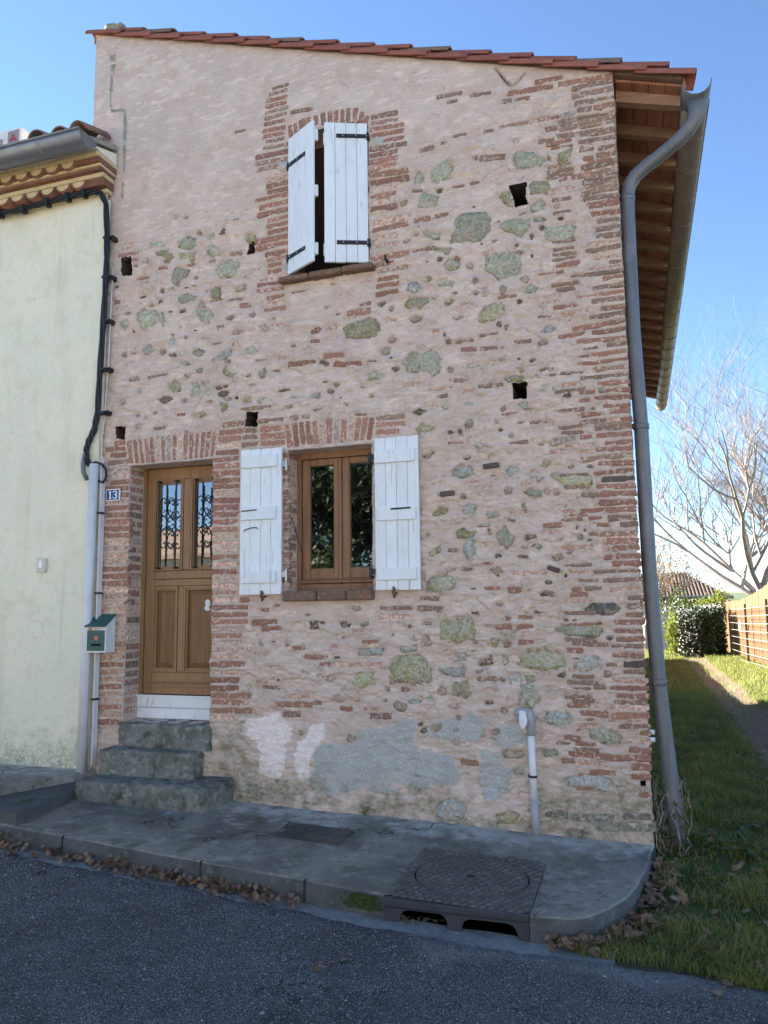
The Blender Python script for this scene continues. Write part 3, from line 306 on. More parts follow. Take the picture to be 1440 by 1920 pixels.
STONES=[('g',[-1220,4633,-1160,4670,-991,4648,-949,4584,-964,4506,-1011,4421,-1257,4449,-1269,4519,-1228,4553]),('g',[-996,4271,-970,4307,-888,4293,-725,4299,-712,4121,-744,4100,-894,4084,-930,4142,-993,4178]),('g',[-1410,5070,-1348,5120,-1260,5151,-1235,5076,-1257,4997,-1392,4969,-1411,5014]),('g',[-757,5012,-735,5089,-659,5086,-561,5059,-514,4982,-552,4950,-715,4949,-757,4985]),('y',[-415,5015,-310,5039,-319,4981,-359,4890,-406,4926]),('g',[-1516,4867,-1475,4901,-1361,4838,-1376,4758,-1525,4778]),('g',[-1554,5057,-1519,5092,-1471,5054,-1493,5003,-1557,5008]),('y',[-886,4761,-846,4794,-802,4785,-767,4698,-769,4651,-812,4679]),('y',[-632,4805,-606,4834,-508,4814,-468,4747,-512,4709,-628,4738]),('g',[-626,4645,-588,4664,-533,4654,-535,4588,-579,4570,-628,4585]),('g',[-867,4529,-816,4560,-642,4529,-639,4449,-721,4397,-770,4445,-869,4489]),('g',[-529,4443,-307,4416,-334,4344,-372,4286,-480,4297,-526,4364]),('g',[-1495,4572,-1454,4592,-1355,4534,-1362,4487,-1429,4506]),('y',[-1390,4424,-1265,4403,-1286,4359,-1378,4361]),('g',[-1340,4280,-1287,4319,-1196,4277,-1210,4226,-1276,4223]),('g',[-693,3982,-648,4020,-608,3969,-627,3933,-700,3944]),('y',[-1661,3997,-1613,4030,-1466,4023,-1453,3981,-1534,3938,-1642,3953]),('g',[-1390,4146,-1330,4164,-1232,4129,-1266,4094,-1377,4110]),('b',[-1646,4103,-1611,4166,-1543,4163,-1511,4097,-1599,4083]),('y',[-1085,3781,-1012,3882,-886,3906,-860,3809,-903,3769,-960,3751]),('b',[-595,3626,-544,3683,-481,3636,-511,3615]),('b',[-1294,2628,-1242,2662,-1130,2635,-1138,2586,-1226,2561,-1289,2577]),('b',[-898,2588,-860,2635,-800,2618,-796,2569,-875,2544]),('b',[-707,2526,-659,2547,-613,2520,-649,2501]),('y',[-554,2540,-484,2542,-284,2516,-276,2451,-328,2418,-476,2445,-521,2490]),('g',[-759,2420,-710,2448,-640,2419,-636,2383,-689,2374]),('y',[-651,2602,-620,2648,-576,2639,-587,2591]),('b',[-1226,2312,-1169,2364,-1120,2343,-1147,2271,-1221,2274]),('y',[-797,2344,-756,2348,-752,2287,-770,2288]),('g',[-1029,2289,-968,2298,-957,2255,-1018,2246]),('g',[-979,2141,-923,2175,-847,2123,-843,2063,-905,2005,-963,2067]),('y',[-1281,2154,-1242,2177,-1119,2147,-1145,2105,-1269,2104]),('b',[-1227,2053,-1146,2087,-1142,1977,-1187,1942,-1222,1992]),('g',[-1124,2202,-1025,2216,-1020,2185,-1106,2183]),('y',[-1468,2007,-1409,2060,-1397,2023,-1449,1975]),('y',[-1481,2287,-1409,2346,-1339,2330,-1391,2283]),('y',[-1190,2987,-1151,3015,-1115,2967,-1153,2933,-1191,2942]),('g',[-970,2998,-945,3009,-935,2951,-960,2941]),('b',[-864,2864,-839,2880,-816,2847,-841,2828]),('b',[-1132,2805,-1075,2825,-1032,2790,-1089,2764]),('g',[-783,3093,-710,3105,-689,3041,-737,3033]),('y',[-798,3378,-749,3392,-713,3356,-751,3329]),('y',[-874,3298,-800,3315,-716,3293,-729,3267,-796,3267,-851,3270]),('g',[-1172,3427,-1069,3448,-1070,3422,-1153,3403]),('g',[-913,3455,-869,3463,-858,3436,-895,3430]),('g',[-1385,3133,-1326,3134,-1327,3095]),('b',[-533,3205,-492,3207,-493,3170,-523,3173]),('b',[-691,3303,-607,3313,-608,3281,-680,3283]),('b',[-547,3300,-494,3300,-501,3276,-542,3277]),('g',[-610,3219,-556,3220,-570,3190,-606,3182]),('g',[-1670,3530,-1605,3586,-1524,3558,-1442,3593,-1368,3504,-1384,3390,-1437,3382,-1508,3421,-1653,3438]),('y',[-2177,3871,-2109,3899,-1964,3918,-1884,3897,-1871,3812,-1900,3760,-2033,3763,-2158,3774]),('g',[-1859,3635,-1826,3658,-1784,3649,-1789,3608,-1845,3606]),('b',[-1641,4114,-1594,4163,-1521,4133,-1559,4074]),('g',[-1969,3445,-1931,3469,-1819,3447,-1829,3407,-1960,3408]),('b',[-2474,3332,-2385,3341,-2395,3300,-2464,3307]),('k',[-2389,3595,-2374,3617,-2305,3586,-2325,3560]),('y',[-1567,2964,-1534,3015,-1402,2968,-1456,2937,-1554,2928]),('k',[-1614,3102,-1550,3131,-1488,3107,-1551,3078]),('y',[-1530,2759,-1450,2775,-1469,2746,-1522,2737]),('g',[-2674,3324,-2614,3346,-2584,3315]),('g',[-2440,3198,-2346,3231,-2376,3201]),('k',[-2336,3336,-2306,3371,-2268,3348,-2287,3322]),('k',[-1772,3483,-1735,3492,-1703,3461,-1754,3453]),('g',[-1609,3860,-1563,3882,-1508,3865,-1582,3838]),('g',[-3758,4866,-3667,4920,-3583,4878,-3574,4807,-3664,4787,-3757,4824]),('b',[-4071,4912,-3945,4912,-3913,4871,-4054,4866]),('y',[-4013,4817,-3896,4833,-3817,4764,-3846,4691,-3901,4714,-3894,4762,-3997,4786]),('y',[-3748,4766,-3580,4753,-3594,4672,-3746,4689]),('g',[-3483,4778,-3408,4786,-3326,4738,-3333,4677,-3392,4680,-3475,4735]),('g',[-3382,4542,-3346,4611,-3244,4629,-3156,4587,-3148,4532,-3184,4491,-3271,4450,-3374,4500]),('g',[-3821,4611,-3768,4637,-3637,4589,-3659,4544,-3734,4514,-3756,4462,-3810,4498]),('y',[-3416,4370,-3336,4399,-3319,4275,-3370,4262,-3408,4308]),('y',[-3168,4360,-3075,4373,-3088,4322,-3167,4327]),('g',[-3746,4350,-3656,4385,-3564,4324,-3578,4285,-3729,4293]),('g',[-4178,4259,-4100,4297,-3982,4259,-3979,4162,-4047,4102,-4142,4122]),('g',[-3973,4231,-3927,4245,-3878,4149,-3908,4112]),('g',[-3562,4215,-3443,4198,-3383,4136,-3455,4072,-3530,4122]),('g',[-4359,4199,-4272,4223,-4262,4158,-4309,4129]),('m',[-2951,3985,-2888,4003,-2846,3952,-2887,3924]),('b',[-3843,3966,-3790,3980,-3766,3930,-3803,3887]),('b',[-4104,3917,-4043,3943,-3987,3889,-4025,3852,-4087,3873]),('y',[-3606,3829,-3540,3861,-3473,3826,-3487,3775,-3591,3787]),('b',[-3420,3727,-3305,3793,-3204,3820,-3211,3755,-3304,3727]),('g',[-3090,3780,-3019,3817,-2921,3760,-3005,3731]),('y',[-3295,3634,-3259,3656,-3223,3606,-3144,3584,-3186,3543,-3230,3567,-3280,3599]),('y',[-3841,3574,-3759,3605,-3705,3559,-3711,3507,-3771,3486,-3817,3531]),('g',[-3593,3547,-3556,3557,-3503,3472,-3546,3410,-3598,3429]),('g',[-3490,3550,-3431,3543,-3393,3421,-3429,3425,-3459,3481]),('k',[-3929,3442,-3861,3469,-3784,3428,-3844,3394,-3905,3399]),('k',[-3358,3496,-3229,3502,-3243,3471,-3343,3468]),('y',[-3313,3355,-3241,3341,-3240,3276,-3290,3262]),('y',[-3573,3288,-3485,3286,-3448,3257,-3499,3229,-3557,3247]),('y',[-3107,3386,-3022,3397,-3029,3339,-3092,3333]),('g',[-2966,3346,-2890,3358,-2904,3314,-2952,3313]),('g',[-2947,3582,-2885,3607,-2871,3535,-2926,3521]),('b',[-3702,3760,-3642,3766,-3627,3731,-3686,3718]),('y',[-3677,3636,-3595,3647,-3624,3604,-3669,3609]),('m',[-4253,3659,-4159,3676,-4127,3632,-4236,3630]),('b',[-3757,3847,-3644,3847,-3673,3810,-3741,3812]),('y',[-4163,3554,-4109,3562,-4123,3516]),('g',[-3485,4889,-3425,4906,-3387,4858,-3439,4846]),('k',[-3343,4871,-3299,4933,-3262,4905,-3284,4868]),('g',[-4155,4543,-4076,4552,-4098,4499,-4146,4514]),('y',[-3093,4801,-3058,4842,-2986,4816,-3000,4758,-3057,4747]),('k',[-2484,1500,-2408,1500,-2393,1437,-2476,1431]),('k',[-2220,1485,-2167,1498,-2153,1443,-2205,1432]),('y',[-1413,1480,-1209,1531,-1157,1478,-1147,1362,-1268,1329,-1416,1342]),('y',[-1823,1148,-1780,1215,-1597,1236,-1509,1178,-1505,1048,-1616,1007,-1811,1023]),('y',[-2127,1051,-2068,1092,-1952,1100,-1932,1027,-2055,985,-2120,997]),('b',[-1462,1139,-1246,1155,-1234,1085,-1382,1082]),('y',[-1336,1032,-1222,1053,-1198,964,-1239,925,-1331,948]),('g',[-2545,1105,-2462,1113,-2469,1079,-2538,1078]),('b',[-2074,1287,-1864,1288,-1893,1234,-2067,1233]),('b',[-1736,1295,-1603,1302,-1611,1269,-1709,1249]),('b',[-1297,1245,-1230,1258,-1231,1200,-1292,1193]),('c',[-377,1570,-306,1606,-168,1604,-127,1567,-184,1523,-347,1525]),('g',[-582,1429,-490,1467,-312,1466,-258,1415,-291,1370,-481,1376]),('y',[-852,1218,-771,1271,-639,1292,-525,1234,-502,1183,-580,1137,-736,1141,-841,1166]),('b',[-451,1183,-385,1242,-285,1230,-282,1172,-377,1133,-446,1139]),('g',[-832,1036,-714,1025,-705,935,-759,869,-850,893]),('y',[-803,1101,-724,1109,-726,1051,-792,1036]),('g',[-370,742,-282,758,-169,700,-178,638,-288,646,-360,680]),('b',[-696,820,-591,861,-491,826,-493,776,-596,747,-685,782]),('b',[-560,391,-420,442,-310,429,-227,379,-266,322,-400,344,-536,349]),('y',[-980,1397,-859,1410,-861,1357,-975,1343]),('g',[-1516,1806,-1429,1832,-1287,1815,-1303,1732,-1389,1706,-1518,1709]),('m',[-1034,1863,-972,1888,-939,1847,-967,1807]),('b',[-923,1086,-843,1107,-831,1049,-911,1047]),('y',[-981,553,-900,582,-810,554,-817,522,-969,515]),('g',[-905,454,-826,471,-821,414,-893,410]),('b',[-1467,164,-1355,223,-1254,152,-1277,74,-1469,47]),('y',[-1034,117,-954,160,-890,127,-918,75,-1023,67]),('g',[-705,591,-602,595,-578,558,-681,528]),('k',[-1136,1203,-1040,1217,-1035,1177,-1124,1163]),('y',[-966,1217,-931,1244,-913,1192,-948,1158]),('m',[-1180,1122,-1097,1137,-1112,1097]),('b',[-1301,1255,-1245,1255,-1240,1202,-1296,1194]),('y',[-1036,1357,-995,1363,-990,1310,-1031,1297]),('g',[-1520,2741,-1466,2772,-1435,2774,-1476,2729]),('y',[-1529,2751,-1493,2765,-1485,2730]),('y',[-1509,1993,-1447,2042,-1403,2066,-1422,1991,-1466,1958]),('b',[-1233,2009,-1188,2132,-1146,2106,-1141,1973,-1177,1916]),('y',[-1519,2138,-1479,2162,-1484,2128]),('g',[-722,2023,-681,2046,-642,2020,-667,1997]),('y',[-581,1946,-526,1960,-504,1927,-552,1905]),('b',[-1041,2276,-957,2297,-967,2247,-1025,2242])]
PEBBLES=[('y',-1456,4176,23,27),('y',-1647,4857,31,35),('y',-1289,3964,33,26),('y',-1400,4006,33,24),('k',-553,4444,24,19),('k',-635,4392,19,29),('k',-638,4233,12,26),('k',-1359,4330,20,17),('o',-1217,4307,19,21),('m',-702,4054,33,26),('m',-1004,3995,31,39),('k',-745,3892,18,16),('m',-1078,4099,16,39),('m',-732,5190,29,34),('m',-437,4603,18,26),('k',-1346,4897,26,20),('k',-482,5009,10,26),('m',-748,4343,16,9),('m',-1080,4716,15,14),('k',-411,4497,21,11),('m',-916,4402,22,14),('k',-1018,4392,16,10),('k',-1521,4615,11,9),('k',-904,3724,28,29),('k',-847,3693,16,23),('k',-1333,3699,10,13),('k',-1301,3642,22,23),('k',-1229,2920,19,18),('k',-1306,2918,19,13),('k',-922,2906,19,14),('m',-894,3073,21,22),('k',-425,3117,26,17),('b',-182,3138,16,21),('k',-245,3004,12,14),('k',-281,2581,25,18),('m',-524,2400,23,18),('m',-594,2416,18,24),('b',-372,2079,26,24),('k',-311,2053,20,15),('k',-391,2145,11,16),('k',-341,2125,11,14),('k',-966,1959,27,18),('k',-787,1953,41,15),('k',-1185,2708,26,11),('m',-878,2440,30,30),('m',-1288,3408,26,26),('k',-744,3889,19,16),('k',-663,3413,21,16),('k',-765,3438,15,12),('y',-3546,4927,23,18),('k',-3168,4971,29,14),('k',-4119,4411,39,16),('k',-3938,4343,24,20),('m',-4031,4336,20,28),('k',-3656,4426,22,9),('k',-3589,4433,19,7),('y',-3917,4451,19,25),('m',-4198,3907,28,24),('m',-4301,3899,20,24),('m',-3902,3865,31,24),('k',-3794,3825,42,19),('b',-3754,3719,30,17),('m',-4266,3812,20,27),('k',-3238,3699,32,20),('k',-3152,3659,18,10),('g',-3514,3658,29,20),('g',-3045,3554,28,11),('k',-3285,3430,57,23),('k',-3163,3385,14,13),('k',-3705,4221,34,17),('m',-3222,4094,43,20),('k',-2797,4030,24,16),('k',-3566,4026,19,5),('k',-4412,4546,17,18),('k',-4204,4102,12,17),('m',-3686,5099,23,18),('m',-3787,5125,31,21),('m',-2920,3682,69,16),('m',-3156,3959,64,20),('k',-2713,3397,55,9),('k',-2385,1486,30,14),('k',-2146,1457,19,20),('b',-2101,1477,33,21),('m',-2021,1467,37,25),('y',-3014,987,28,19),('m',-1526,1335,41,33),('k',-1567,685,27,23),('k',-1587,729,21,16),('y',-1295,784,13,19),('m',-1418,966,34,25),('b',-1507,918,27,23),('b',-1625,896,49,20),('m',-1743,860,62,40),('m',-1320,872,34,19),('y',-2560,635,22,27),('m',-2913,1321,20,22),('m',-2685,1312,16,18),('k',-2754,1033,16,11),('m',-1847,983,21,19),('m',-1656,1455,17,20),('m',-1623,1355,24,23),('n',-486,1797,11,24),('k',-543,1105,38,19),('k',-1063,900,30,13),('k',-637,1672,32,15),('o',-274,1463,18,11),('o',-495,1491,19,13),('o',-444,1490,19,11),('k',-205,1361,19,15),('k',-695,1548,29,9),('k',-1154,1545,23,10),('m',-1182,1272,48,12),('o',-445,733,16,8),('o',-436,1222,25,6),('m',-1125,663,21,13),('y',-1427,968,28,24),('y',-958,838,27,18),('m',-1382,2238,26,21),('m',-1185,2712,26,13),('k',-998,2563,25,10),('b',-506,2067,14,12),('m',-421,2589,23,12),('m',-968,1955,25,16),('m',-1339,1871,38,15),('m',-1203,1871,38,13),('k',-605,1759,28,14),('k',-735,2085,32,16),('m',-1009,1691,25,14),('b',-451,1973,15,14),('m',-1028,2142,17,25),('y',-1214,2411,21,15),('m',-878,2434,21,20),('y',-1463,4176,28,27),('k',-1852,4024,31,23),('m',-1766,3973,23,23),('o',-1248,4026,29,12),('o',-2420,3873,50,29),('y',-3131,4347,54,21),('m',-872,3996,29,44),('m',-1980,5453,8,9)]
PATCH={'cement':[[-2485,244,-2455,491,-2366,562,-2247,587,-2131,565,-2073,640,-1901,673,-1829,727,-1647,779,-1614,709,-1637,605,-1597,556,-1435,506,-1368,516,-1305,406,-1321,293,-1400,313,-1794,278,-1726,231,-1809,213,-2020,226,-2163,204,-2308,169],[-1540,660,-1511,738,-1336,770,-1256,760,-1215,837,-1137,814,-1126,714,-1141,651,-1260,633,-1514,623],[-1497,715,-1425,770,-1258,776,-1202,830,-1134,793,-1081,769,-1096,703,-1166,648,-1456,623],[-1063,678,-1015,732,-881,750,-797,727,-788,612,-860,622,-993,584,-1058,627],[-1158,441,-1116,495,-1128,559,-1034,557,-996,501,-918,441,-923,313,-1005,220,-1110,238,-1168,325],[-1288,421,-1199,432,-1207,380,-1282,383],[-825,5551,-742,5541,-748,5504,-819,5517],[-2918,4389,-2820,4381,-2827,4323,-2911,4335],[-2737,4520,-2668,4522,-2654,4415,-2716,4411],[-1906,5462,-1809,5449,-1818,5402,-1882,5408],[-2774,5436,-2668,5448,-2668,5372,-2756,5373]],'line':[[-4579,6911,-4505,6911,-4508,6834,-4555,6837],[-4565,6810,-4490,6801,-4526,6752],[-4552,6758,-4520,6750,-4525,6607,-4534,6437,-4525,6358,-4554,6365,-4563,6482],[-4554,6365,-4511,6340,-4360,6305,-4359,6272,-4535,6308],[-4392,6280,-4359,6272,-4357,5981,-4354,5665,-4379,5670,-4382,5986],[-4388,5570,-4363,5565,-4367,5418,-4391,5423]],'white':[[-3067,671,-2996,722,-2729,776,-2698,711,-2629,659,-2637,578,-2675,522,-2712,284,-2929,286,-2915,471,-2963,565,-3042,603],[-2606,552,-2515,596,-2470,692,-2365,729,-2335,670,-2365,589,-2440,532,-2470,397,-2508,236,-2583,245]],'moss':[[-3300,551,-3090,559,-3056,423,-2914,375,-2820,272,-2485,251,-2279,171,-1796,201,-1630,237,-1563,191,-1606,63,-2309,65,-2911,64,-3292,39],[-716,288,-537,336,-364,310,-120,349,26,322,28,37,-728,-23],[-1549,224,-1245,230,-1223,65,-802,58,-754,-25,-1554,2]],'smooth':[[-2654,1635,-1932,1625,-1932,1551,-2152,1518,-2576,1508],[-2637,713,-2365,749,-2129,783,-1928,763,-1915,685,-2101,639,-2365,589,-2500,610],[-2677,4258,-1961,4209,-1944,4018,-2196,3902,-2473,3919,-2676,4004]]}
HOLES=[[-794,4835,-650,4833,-665,4718,-643,4648,-750,4651],[-821,3254,-707,3257,-719,3128,-819,3135],[-4361,4824,-4251,4812,-4237,4631,-4367,4653],[-3045,4738,-2992,4756,-2991,4639,-3070,4652],[-3056,3240,-2945,3235,-2950,3103,-3062,3119],[-4380,3235,-4270,3230,-4269,3104,-4361,3125],[-58,411,-24,415,-24,384,-57,379]]
CRACK=[(-869,5841),(-837,5797),(-806,5739),(-780,5701),(-755,5672),(-725,5669),(-696,5690),(-668,5719),(-642,5744)]
# ------------------------------------------------------------------ the house: facade as a real height field
def smooth01(a, lo, hi):
    t = np.clip((a-lo)/(hi-lo), 0, 1); return t*t*(3-2*t)
def vnoise(x, z, sx, sz, seed):
    g = np.random.default_rng(seed).random((257, 257)); u = x/sx+500.3; w = z/sz+300.7
    i = np.floor(u).astype(int); j = np.floor(w).astype(int); a = u-i; b = w-j
    a = a*a*(3-2*a); b = b*b*(3-2*b); i %= 256; j %= 256
    return (g[i, j]*(1-a)+g[i+1, j]*a)*(1-b)+(g[i, j+1]*(1-a)+g[i+1, j+1]*a)*b-.5
def fbm(x, z, sx, sz, seed, o=4):
    s = 0; amp = 1
    for k in range(o): s = s+amp*vnoise(x, z, sx/2**k, sz/2**k, seed+k); amp *= .55
    return s
def psdf(x, z, poly):     # signed distance, positive inside
    p = np.array(poly, float).reshape(-1, 2)/1000; n = len(p)
    d = np.full(x.shape, 1e9); ins = np.zeros(x.shape, bool)
    for i in range(n):
        a, b = p[i], p[(i+1) % n]; e = b-a; wx = x-a[0]; wz = z-a[1]
        t = np.clip((wx*e[0]+wz*e[1])/max(e@e, 1e-12), 0, 1)
        d = np.minimum(d, (wx-e[0]*t)**2+(wz-e[1]*t)**2)
        c = ((a[1] <= z) & (b[1] > z)) | ((b[1] <= z) & (a[1] > z))
        with np.errstate(divide='ignore', invalid='ignore'): xi = a[0]+(z-a[1])/(b[1]-a[1])*(b[0]-a[0])
        ins ^= c & (x < xi)
    return np.where(ins, 1, -1)*np.sqrt(d)
XL, XR, ZB = -4.74, .012, -.3
def ztop(x): return 5.54-.3335*x
OPEN = [(-4.205, -3.365, .665, 2.865, .2), (-2.672, -1.945, 1.735, 2.885, .175), (-2.66, -1.945, 4.352, 5.66, .2)]   # x0 x1 z0 z1 depth
STEP = .0086
gx = np.arange(XL, XR+1e-6, STEP); gz = np.arange(ZB, 7.2, STEP); gx[-1] = XR
for o in OPEN:
    for v in o[:2]: gx[np.abs(gx-v).argmin()] = v
    for v in o[2:4]: gz[np.abs(gz-v).argmin()] = v
X, Zg = np.meshgrid(gx, gz, indexing='ij'); NX, NZ = X.shape
line = 4.55+.22*(X+4.7)+.35*fbm(X, Zg, .8, .5, 91, 3)
rough = 1-.9*smooth01(Zg, line-.1, line+.55)
h = .010*fbm(X, Zg, 1.1, .9, 1, 2)+rough*(.017*fbm(X, Zg, .26, .16, 11)+.016*fbm(X, Zg, .17, .05, 21)+.012*fbm(X, Zg, .06, .034, 31, 3))+.002*fbm(X, Zg, .04, .03, 41, 2)
edge = fbm(X, Zg, .05, .035, 51, 3)
for sd_, sx_, sz_ in ((71, .30, .13), (75, .16, .07)):      # lapped edges of old mortar: thin steps and creases
    n1_ = fbm(X, Zg, sx_, sz_, sd_, 3); g_ = smooth01(vnoise(X, Zg, .35, .22, sd_+9), -.05, .15)*rough
    h += g_*(.007*smooth01(n1_, -.012, .012)-.011*np.exp(-((n1_+.012)/.022)**2))
mask = np.zeros((NX, NZ, 4)); dark_tone = np.zeros((NX, NZ))
def window(x0, x1, z0, z1, pad):
    i0 = max(np.searchsorted(gx, x0-pad), 0); i1 = min(np.searchsorted(gx, x1+pad), NX); j0 = max(np.searchsorted(gz, z0-pad), 0); j1 = min(np.searchsorted(gz, z1+pad), NZ)
    return slice(i0, i1), slice(j0, j1)
def polys(key, ch, soft, warp, thick):
    for p in PATCH[key]:
        w = window(min(p[::2])/1000, max(p[::2])/1000, min(p[1::2])/1000, max(p[1::2])/1000, .12)
        d = psdf(X[w], Zg[w], p)+warp*edge[w]+warp*.8*fbm(X[w], Zg[w], .16, .12, 61, 3)
        k = smooth01(d, -soft, soft); mask[..., ch][w] = np.maximum(mask[..., ch][w], k); h[w] = h[w]*(1-(.5*k if ch < 2 else 0))+thick*k
polys('cement', 0, .006, .045, .006); polys('line', 0, .005, .008, .002); polys('line', 2, .005, .012, 0); polys('white', 1, .005, .028, .0055); polys('moss', 2, .12, .16, 0)
for p in PATCH['smooth']:
    w = window(min(p[::2])/1000, max(p[::2])/1000, min(p[1::2])/1000, max(p[1::2])/1000, .1)
    k = smooth01(psdf(X[w], Zg[w], p), -.04, .06); h[w] = h[w]*(1-.6*k)+.004*k
mask[..., 2] = np.maximum(mask[..., 2], .55*smooth01(Zg, .16, -.02))
for a, b in zip(CRACK[:-1], CRACK[1:]):
    w = window(min(a[0], b[0])/1000, max(a[0], b[0])/1000, min(a[1], b[1])/1000, max(a[1], b[1])/1000, .03)
    pa, pb = np.array(a)/1000, np.array(b)/1000; e = pb-pa
    t = np.clip(((X[w]-pa[0])*e[0]+(Zg[w]-pa[1])*e[1])/(e@e), 0, 1)
    d = np.hypot(X[w]-pa[0]-t*e[0], Zg[w]-pa[1]-t*e[1]); h[w] -= .06*smooth01(d, .010, .003)
keep = np.ones((NX-1, NZ-1), bool); cx = (gx[1:]+gx[:-1])/2; cz = (gz[1:]+gz[:-1])/2
CX, CZ = np.meshgrid(cx, cz, indexing='ij'); keep &= CZ < ztop(CX)+.05
depth = np.full((NX-1, NZ-1), .55)
for o in OPEN:
    s = (CX > o[0]) & (CX < o[1]) & (CZ > o[2]) & (CZ < o[3]); keep &= ~s; depth[s] = o[4]
backs = np.zeros_like(keep)
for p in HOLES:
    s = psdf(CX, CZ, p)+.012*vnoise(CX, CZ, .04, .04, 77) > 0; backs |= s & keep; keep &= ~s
house = thing('village_house', (-2.37, 0, 0), 'tall narrow stone and brick house with patchy pink plaster and white shutters', 'house')
H0 = h.copy()
pieces = []       # (size, kind, verts, faces, material key)
def recess(w, d, hb, wob=.009, deep=.014, lip=.0012):
    k = smooth01(d+wob*edge[w], -.002, .010); h[w] = (h[w]+lip*np.exp(-(d/.016)**2))*(1-k)+(hb-deep)*k
    dark_tone[w] = np.maximum(dark_tone[w], smooth01(d, -.07, -.005))
def soft_recess(w, d, hb):
    k = smooth01(d+.034*edge[w], -.003, .008); h[w] = h[w]*(1-k)+(hb-.02)*k
    dark_tone[w] = np.maximum(dark_tone[w], .5*smooth01(d, -.05, -.005))
HB = dict(r=.0, p=-.0042, d=.0005, w=.0, n=.004, T=.018, K=.02, N=.022, S=.006)
def brick_piece(c, ax, L, T, code, flat=True):
    # c centre (x,z), ax unit vector along length, L length, T thickness
    az = np.array([-ax[1], ax[0]]); T *= .99
    quoin = c[0]+L/2 > -.35
    w = window(c[0]-L/2-T, c[0]+L/2+T, c[1]-L/2*abs(ax[1])-T, c[1]+L/2*abs(ax[1])+T, .06)
    near = (np.abs(X[w]-c[0]) < L/2+.02) & (np.abs(Zg[w]-c[1]) < T/2+.05)
    hb = H0[w][near].mean()+HB[code]+random.uniform(-.0025, .0025)+(.0025 if quoin and code in 'rd' else 0)
    u = (X[w]-c[0])*ax[0]+(Zg[w]-c[1])*ax[1]; v = (X[w]-c[0])*az[0]+(Zg[w]-c[1])*az[1]
    du = np.abs(u)-L/2; dv = np.abs(v)-T/2
    d = -(np.hypot(np.maximum(du, 0), np.maximum(dv, 0))+np.minimum(np.maximum(du, dv), 0))
    if HB[code] < .015: recess(w, d, hb)
    else: dark_tone[w] = np.maximum(dark_tone[w], smooth01(d, -.05, -.005))
    g = .004; l2, t2 = L/2+g, T/2+g; ch = min(.009, t2*.4)
    out = [(-l2, -t2+ch), (-l2+ch, -t2), (l2-ch, -t2), (l2, -t2+ch), (l2, t2-ch), (l2-ch, t2), (-l2+ch, t2), (-l2, t2-ch)]
    out = [(a+random.uniform(-.004, .004), b+random.uniform(-.003, .003)) for a, b in out]
    tx, tz = random.uniform(-.004, .004)/max(L, .05), random.uniform(-.003, .003)/max(T, .03)
    V = []
    for sc_, y in ((1, .05), (1, -hb+.004), (.93, -hb)):
        for a, b in out:
            q = c+ax*a*(sc_ if sc_ == 1 else 1-.006/max(abs(l2), .02))+az*b*(1 if sc_ == 1 else 1-.006/max(t2, .012))
            V.append((q[0], y-(tx*a+tz*b if y < 0.02 else 0), q[1]))
    F = [(16, 17, 18, 19, 20, 21, 22, 23)]+[(k*8+i, k*8+(i+1) % 8, k*8+8+(i+1) % 8, k*8+8+i) for k in (0, 1) for i in range(8)]
    pieces.append((L*T, 'brick', V, F, code))
for x1, z1, x2, z2, t, code in BRICKS:
    a = np.array((x1, z1))/1000; b = np.array((x2, z2))/1000; L = np.hypot(*(b-a))
    if (a[0]+b[0])/2 > -.3 and b[0] > -.12: b = b+np.array((max(0, .012-b[0]), 0)); L = np.hypot(*(b-a))
    brick_piece((a+b)/2, (b-a)/L, L, t/1000, code)
for x1, z1, x2, z2, w_, code in ARCH:
    a = np.array((x1, z1))/1000; b = np.array((x2, z2))/1000; L = np.hypot(*(b-a)); brick_piece((a+b)/2, (b-a)/L, L, min(w_/1000, .047), code)
# the unlisted thin courses and slivers between the surveyed pieces
taken = [((a+c)/2000, (b+d)/2000, abs(c-a)/2000) for a, b, c, d, t, k in BRICKS]+[(sum(p[::2])/len(p[::2])/1000, sum(p[1::2])/len(p[1::2])/1000, (max(p[::2])-min(p[::2]))/2000) for k, p in STONES]+[(x/1000, z/1000, a/1000) for k, x, z, a, b in PEBBLES]
def free(x, z, L, gap=.026): return all(abs(z-tz) > gap+(.03 if tl > .06 and gap > .03 else 0) or abs(x-tx) > tl+L/2+.02 for tx, tz, tl in taken) and not any(o[0]-.06 < x+L/2 and x-L/2 < o[1]+.06 and o[2]-.05 < z < o[3]+.16 for o in OPEN) and all(abs(x-sum(p[::2])/len(p[::2])/1000) > .14+L/2 or abs(z-sum(p[1::2])/len(p[1::2])/1000) > .12 for p in HOLES)
z = .3
while z < 5.35:
    for x, L in ((-.13, random.uniform(.2, .27)), (-.40, random.uniform(.12, .22))):
        if free(x, z, L) and random.random() < .9: brick_piece(np.array((x if x < -.3 else .01-L/2, z)), np.array((1., random.uniform(-.02, .02)))/1.0, L, random.uniform(.018, .034), random.choice('rddp')); taken.append((x, z, L/2))
    z += .021
for _ in range(900):
    x = random.uniform(-4.3, -.5); z = random.uniform(.75, 4.7)
    if random.random() > (.85 if x > -1.5 else .22): continue
    L = random.uniform(.05, .17)
    if free(x, z, L, .04): brick_piece(np.array((x, z)), np.array((1., random.uniform(-.05, .05))), L, random.uniform(.014, .034), random.choice('ppprdd')); taken.append((x, z, L/2))
